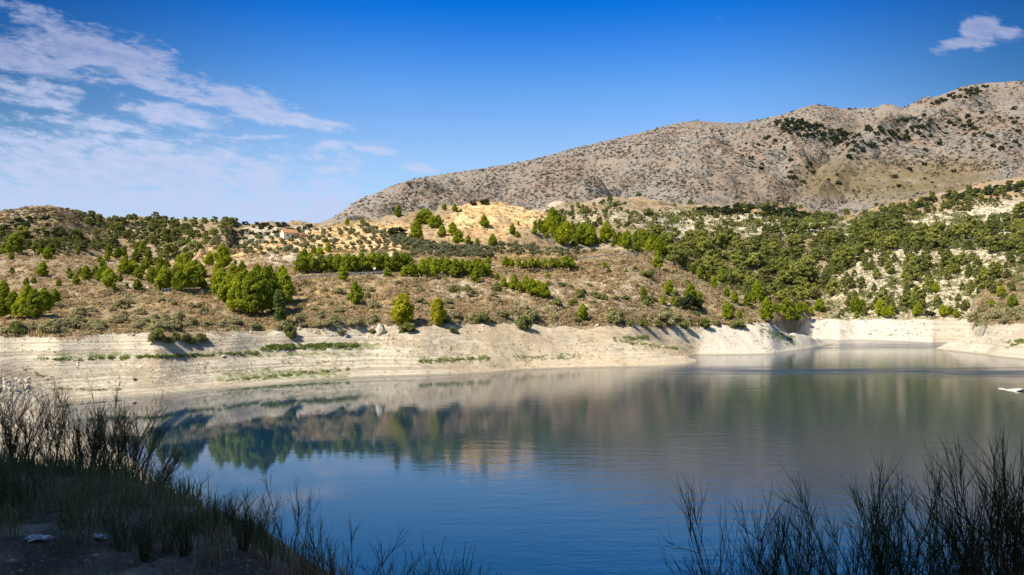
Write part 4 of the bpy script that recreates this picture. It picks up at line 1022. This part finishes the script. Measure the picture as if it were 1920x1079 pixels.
put_rock("boulder", 714, 626, 19, 20, "big pale boulder with a dark cleft left of the yellow tree", cat='boulder')
put_rock("boulder", 668, 615, 11, 9, "pale boulder on the scrub edge, upper left of the big cleft boulder", cat='boulder')
put_rock("boulder", 419, 669, 11, 4, "flat pale boulder lying on the beach grass strip", cat='boulder')
put_rock("boulder", 1042, 611, 8, 6, "dark grey boulder on the scrub edge below the slope pine", dark=True, cat='boulder')
put_rock("boulder", 975, 647, 3.5, 3.5, "single small dark boulder on the pale slope above the water", dark=True, cat='boulder')
o = put_rock("driftwood_log", 252, 713, 9, 4, "dark driftwood stump alone on the pale beach", dark=True, cat='driftwood')
if o: o.data = o.data.copy(); o.data.materials[0] = m_wood
tx_, ty_ = ray(1900, 732); D_ = -EYE / ty_
put_rock("rock_islet", 0, 0, 44, 4.5, "long pale rock islet barely above the water at right", loc=(tx_ * D_, D_, -.12), cat='rock')
tx_, ty_ = ray(1880, 730); D_ = -EYE / ty_
put_rock("rock_islet", 0, 0, 18, 2.5, "small low rock tip left of the pale islet", loc=(tx_ * D_, D_, -.12), cat='rock')
pts = [(R.uniform(-20, 62), R.uniform(707, 738)) for _ in range(44)]; pts = [p for p in pts if abs(p[1] - 722 - (p[0] - 25) * .08) < 15]
for (x, y), l in zip(pts, name_cells(pts, "of the rock heap")): put_rock("rock", x, y, R.uniform(5, 13), R.uniform(5, 11), f"angular pale rock, {l}", "rocks heaped on the left beach", dark=R.uniform() < .2)
pts = [(x, y + R.uniform(-2, 3)) for x, y in [(533,619),(548,625),(560,616),(590,625),(604,619),(622,628),(634,619),(648,631),(655,618),(672,626),(690,632),(700,617),(727,630),(735,636),(470,622),(440,615),(395,612),(365,603),(250,628),(190,612),(905,612),(1000,605),(1120,612)]]
for (x, y), l in zip(pts, name_cells(pts, "at the scrub edge", 12)): put_rock("rock", x, y, R.uniform(4, 10), R.uniform(3, 8), f"pale rock, {l}", "pale rocks along the scrub edge")

# ------------------------------------------------------------------ near bank: broom bushes, grass, litter
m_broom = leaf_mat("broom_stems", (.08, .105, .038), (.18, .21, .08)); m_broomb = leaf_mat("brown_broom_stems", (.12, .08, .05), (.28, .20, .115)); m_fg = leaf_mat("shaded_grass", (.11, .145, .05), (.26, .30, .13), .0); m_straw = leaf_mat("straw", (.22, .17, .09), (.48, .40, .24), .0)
def stem_path(p, d, L, R, n=5, curl=.15, up=.10):
    pts = [p]; d = d / np.linalg.norm(d)
    c = R.normal(0, curl, 3)
    for i in range(n):
        d = d + c / n + np.array([0, 0, up / n]) + R.normal(0, .035, 3); d /= np.linalg.norm(d); pts.append(pts[-1] + d * L / n)
    return np.array(pts), d
def broom_mesh(R, nmain, ntwig, nsub, spread, m, lean=(0, 0), thick=1.0, bare=.0):
    parts, tones = [], []
    def add(pts, r0, r1):
        v, f = tube(pts, np.linspace(r0, r1, len(pts)) * thick, 3); parts.append((v, f)); tones.append(np.full(len(v), np.clip(R.normal(.5, .25), 0, 1)))
    for i in range(nmain):
        a = R.uniform(0, 2 * np.pi); s_ = spread * R.uniform(.15, 1); d = np.array([math.cos(a) * s_ + lean[0], math.sin(a) * s_ + lean[1], 1.0])
        L = R.uniform(.62, 1.0); p0 = np.array([math.cos(a) * .05, math.sin(a) * .05, -.05]); P_, _ = stem_path(p0, d, L, R, 7, .22, .18); add(P_, .0065, .0018)
        for k in range(ntwig):
            t = R.uniform(.15 + bare * .3, .95); idx = int(t * 6); q = P_[idx] + (P_[idx + 1] - P_[idx]) * (t * 6 - idx); dd = P_[idx + 1] - P_[idx]; dd = dd / np.linalg.norm(dd)
            e = dd + R.normal(0, .38, 3) + np.array([0, 0, .15]); P2, _ = stem_path(q, e, L * R.uniform(.22, .48) * (1.1 - .5 * t), R, 4, .2, .3); add(P2, .0034, .0013)
            for j in range(nsub):
                u = R.integers(1, 4); e2 = (P2[u + 1] - P2[u]) / np.linalg.norm(P2[u + 1] - P2[u]) + R.normal(0, .33, 3) + np.array([0, 0, .1])
                P3, _ = stem_path(P2[u], e2, L * R.uniform(.08, .22), R, 2, .15, .2); add(P3, .0022, .0010)
    v, f = merge(parts)
    return make_mesh("broom", v, f, [m], False, {'tone': np.concatenate(tones)}, link=False).data
BM = {'open': [broom_mesh(R, 9, 8, 3, .72, m_broom, thick=.8) for _ in range(4)], 'dense': [broom_mesh(R, 15, 9, 3, .6, m_broom, thick=.8) for _ in range(2)], 'brown': [broom_mesh(R, 11, 9, 4, .6, m_broomb, thick=.8) for _ in range(3)],
      'bare': [broom_mesh(R, 7, 5, 2, .45, m_broomb, bare=1, thick=.8) for _ in range(3)], 'rush': [broom_mesh(R, 46, 1, 0, .22, m_broom, thick=.8) for _ in range(2)], 'lean': [broom_mesh(R, 11, 9, 4, .35, m_broomb, lean=(.7, 0), thick=.8)]}
def put_broom(px, D, hpx, key, label, w=1.0, rz=None, cat='broom bush', group="broom bushes on the shaded near bank"):
    x = (px - 960) / F * D; z = float(near_height(np.array([x]), np.array([float(D)]))[0]); h = hpx * D / F
    o = bpy.data.objects.new("rush_tuft" if key == 'rush' else "broom_bush", BM[key][int(R.integers(len(BM[key])))]); COL.objects.link(o)
    o.location = (x, D, z - .02); o.scale = (h * w, h * w, h); o.rotation_euler = (0, 0, R.uniform(0, 6.28) if rz is None else rz)
    tag(o, label, cat, group)
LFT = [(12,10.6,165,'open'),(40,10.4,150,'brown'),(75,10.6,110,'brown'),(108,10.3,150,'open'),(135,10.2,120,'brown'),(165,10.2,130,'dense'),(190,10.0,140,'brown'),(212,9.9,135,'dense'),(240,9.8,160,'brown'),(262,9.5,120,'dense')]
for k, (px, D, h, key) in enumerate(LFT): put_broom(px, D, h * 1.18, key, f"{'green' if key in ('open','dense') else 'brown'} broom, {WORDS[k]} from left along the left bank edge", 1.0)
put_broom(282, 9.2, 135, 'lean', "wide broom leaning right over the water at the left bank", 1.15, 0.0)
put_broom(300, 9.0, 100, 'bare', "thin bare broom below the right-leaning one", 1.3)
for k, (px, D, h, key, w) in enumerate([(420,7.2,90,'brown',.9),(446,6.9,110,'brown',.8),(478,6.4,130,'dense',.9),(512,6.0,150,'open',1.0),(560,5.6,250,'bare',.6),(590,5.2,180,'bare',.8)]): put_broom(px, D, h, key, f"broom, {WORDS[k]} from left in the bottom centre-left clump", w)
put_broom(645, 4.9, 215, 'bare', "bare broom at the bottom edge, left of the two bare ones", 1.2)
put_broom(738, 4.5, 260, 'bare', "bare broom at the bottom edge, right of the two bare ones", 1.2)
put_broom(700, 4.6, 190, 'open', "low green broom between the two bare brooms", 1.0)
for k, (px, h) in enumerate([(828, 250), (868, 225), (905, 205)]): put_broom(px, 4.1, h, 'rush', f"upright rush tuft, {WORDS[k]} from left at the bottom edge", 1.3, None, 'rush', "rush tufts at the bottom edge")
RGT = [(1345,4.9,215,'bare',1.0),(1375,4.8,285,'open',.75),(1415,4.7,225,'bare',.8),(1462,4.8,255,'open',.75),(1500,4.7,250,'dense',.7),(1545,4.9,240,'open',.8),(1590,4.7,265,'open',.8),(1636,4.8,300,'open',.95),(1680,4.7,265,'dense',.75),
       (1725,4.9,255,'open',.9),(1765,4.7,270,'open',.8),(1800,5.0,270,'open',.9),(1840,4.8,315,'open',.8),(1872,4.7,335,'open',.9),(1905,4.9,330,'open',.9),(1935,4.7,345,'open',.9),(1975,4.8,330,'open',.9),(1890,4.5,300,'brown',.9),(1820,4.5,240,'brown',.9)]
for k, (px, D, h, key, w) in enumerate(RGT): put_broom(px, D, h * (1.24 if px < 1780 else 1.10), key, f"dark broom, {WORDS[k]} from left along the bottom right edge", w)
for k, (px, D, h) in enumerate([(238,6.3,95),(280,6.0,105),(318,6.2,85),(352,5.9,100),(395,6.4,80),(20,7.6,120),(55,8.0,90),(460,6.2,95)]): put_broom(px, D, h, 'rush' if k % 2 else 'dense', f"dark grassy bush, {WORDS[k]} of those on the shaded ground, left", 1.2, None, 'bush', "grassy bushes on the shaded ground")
# grass and straw on the near bank
def blades(name, n, m, xr, yr, Lr, label, wdt=.006, patch=-.05, seed=0):
    P_ = []
    while len(P_) < n:
        x = R.uniform(*xr); y = R.uniform(*yr)
        if y > edge_y(x) + 1.4: continue
        if float(fbm(np.array([x * .8]), np.array([y * .8]), 3, 101 + seed)[0]) < patch + R.normal(0, .08): continue
        P_.append((x, y))
    P_ = np.array(P_); nb = 12; X = np.repeat(P_[:, 0], nb) + R.normal(0, .07, n * nb); Y = np.repeat(P_[:, 1], nb) + R.normal(0, .07, n * nb); Zb = near_height(X, Y) - .01
    L_ = np.repeat(R.uniform(*Lr, n), nb) * R.uniform(.5, 1.1, n * nb); a = R.uniform(0, 6.28, n * nb); t = R.uniform(.1, 1.1, n * nb)
    b0 = np.stack([X, Y, Zb], 1); side = np.stack([np.cos(a + 1.57), np.sin(a + 1.57), a * 0], 1) * wdt
    mid = b0 + np.stack([np.cos(a) * t * L_ * .3, np.sin(a) * t * L_ * .3, L_ * .6], 1); tip = b0 + np.stack([np.cos(a) * t * L_, np.sin(a) * t * L_, L_ * (1 - .25 * t)], 1)
    v = np.stack([b0 - side, b0 + side, mid + side * .7, mid - side * .7, tip, tip + side * .15], 1).reshape(-1, 3); i = np.arange(n * nb)[:, None] * 6
    f = np.concatenate([i + np.array([[0, 1, 2, 3]]), i + np.array([[3, 2, 5, 4]])])
    tag(make_mesh(name, v, f, [m], False, {'tone': np.repeat(R.uniform(0, 1, n * nb), 6)}), label, 'grass', None, 'stuff')
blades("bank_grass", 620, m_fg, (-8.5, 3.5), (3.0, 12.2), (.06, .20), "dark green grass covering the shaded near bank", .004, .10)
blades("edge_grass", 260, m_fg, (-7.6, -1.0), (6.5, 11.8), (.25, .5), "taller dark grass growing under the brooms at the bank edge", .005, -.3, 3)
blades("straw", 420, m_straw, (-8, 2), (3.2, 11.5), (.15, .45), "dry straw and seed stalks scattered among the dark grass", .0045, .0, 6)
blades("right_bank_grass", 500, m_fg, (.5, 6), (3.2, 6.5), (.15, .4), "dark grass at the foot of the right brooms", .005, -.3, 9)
# small stones on the near bank (uncountable)
sv, sf, n0 = [], [], 0
for _ in range(2600):
    x = R.uniform(-8, 3); y = R.uniform(3, 12)
    if y > edge_y(x) + .6: continue
    q_ = .012 * float(np.exp(R.normal(0, .6))); z_ = float(near_height(np.array([x]), np.array([y]))[0]); vv = OV * q_ * R.uniform(.6, 1.3, (6, 1)) * np.array([1.3, 1, .7]); a = R.uniform(0, 6.28)
    sv.append(np.column_stack([vv[:, 0] * math.cos(a) - vv[:, 1] * math.sin(a) + x, vv[:, 0] * math.sin(a) + vv[:, 1] * math.cos(a) + y, vv[:, 2] + z_])); sf.append(OF + n0); n0 += 6
tag(make_mesh("bank_stones", np.concatenate(sv), np.concatenate(sf), [m_stone]), "small stones scattered over the shaded near bank", "stones", None, 'stuff')
# crumpled white litter
m_lit = simple("crumpled_paper", (.72, .74, .78), .6, .06, 20)
for px, py, w, lab in [(62, 1014, 26, "crumpled white paper, left one of the pair in shade"), (82, 1014, 24, "crumpled white paper, right one of the pair in shade"), (188, 1012, 24, "single scrap of crumpled white paper on the bare patch"), (181, 1047, 9, "tiny white scrap below the single crumpled paper")]:
    tx_, ty_ = ray(px, py); D = 5.0
    for _ in range(40):
        zz_ = float(near_height(np.array([tx_ * D]), np.array([D]))[0]); D = D * .6 + .4 * (zz_ - EYE) / ty_
    v = IV[:, :] * np.array([1, .7, .32]); nn_ = np.array([mnoise.fractal(Vector(p * 2.6 + px), .6, 2.2, 4) for p in v]); v = v * (1 + .75 * nn_)[:, None] * (w * D / F / 2)
    o = make_mesh("crumpled_paper", v, IF, [m_lit]); o.location = (tx_ * D, D, zz_ + .025); tag(o, lab, "litter", "white litter on the near bank")
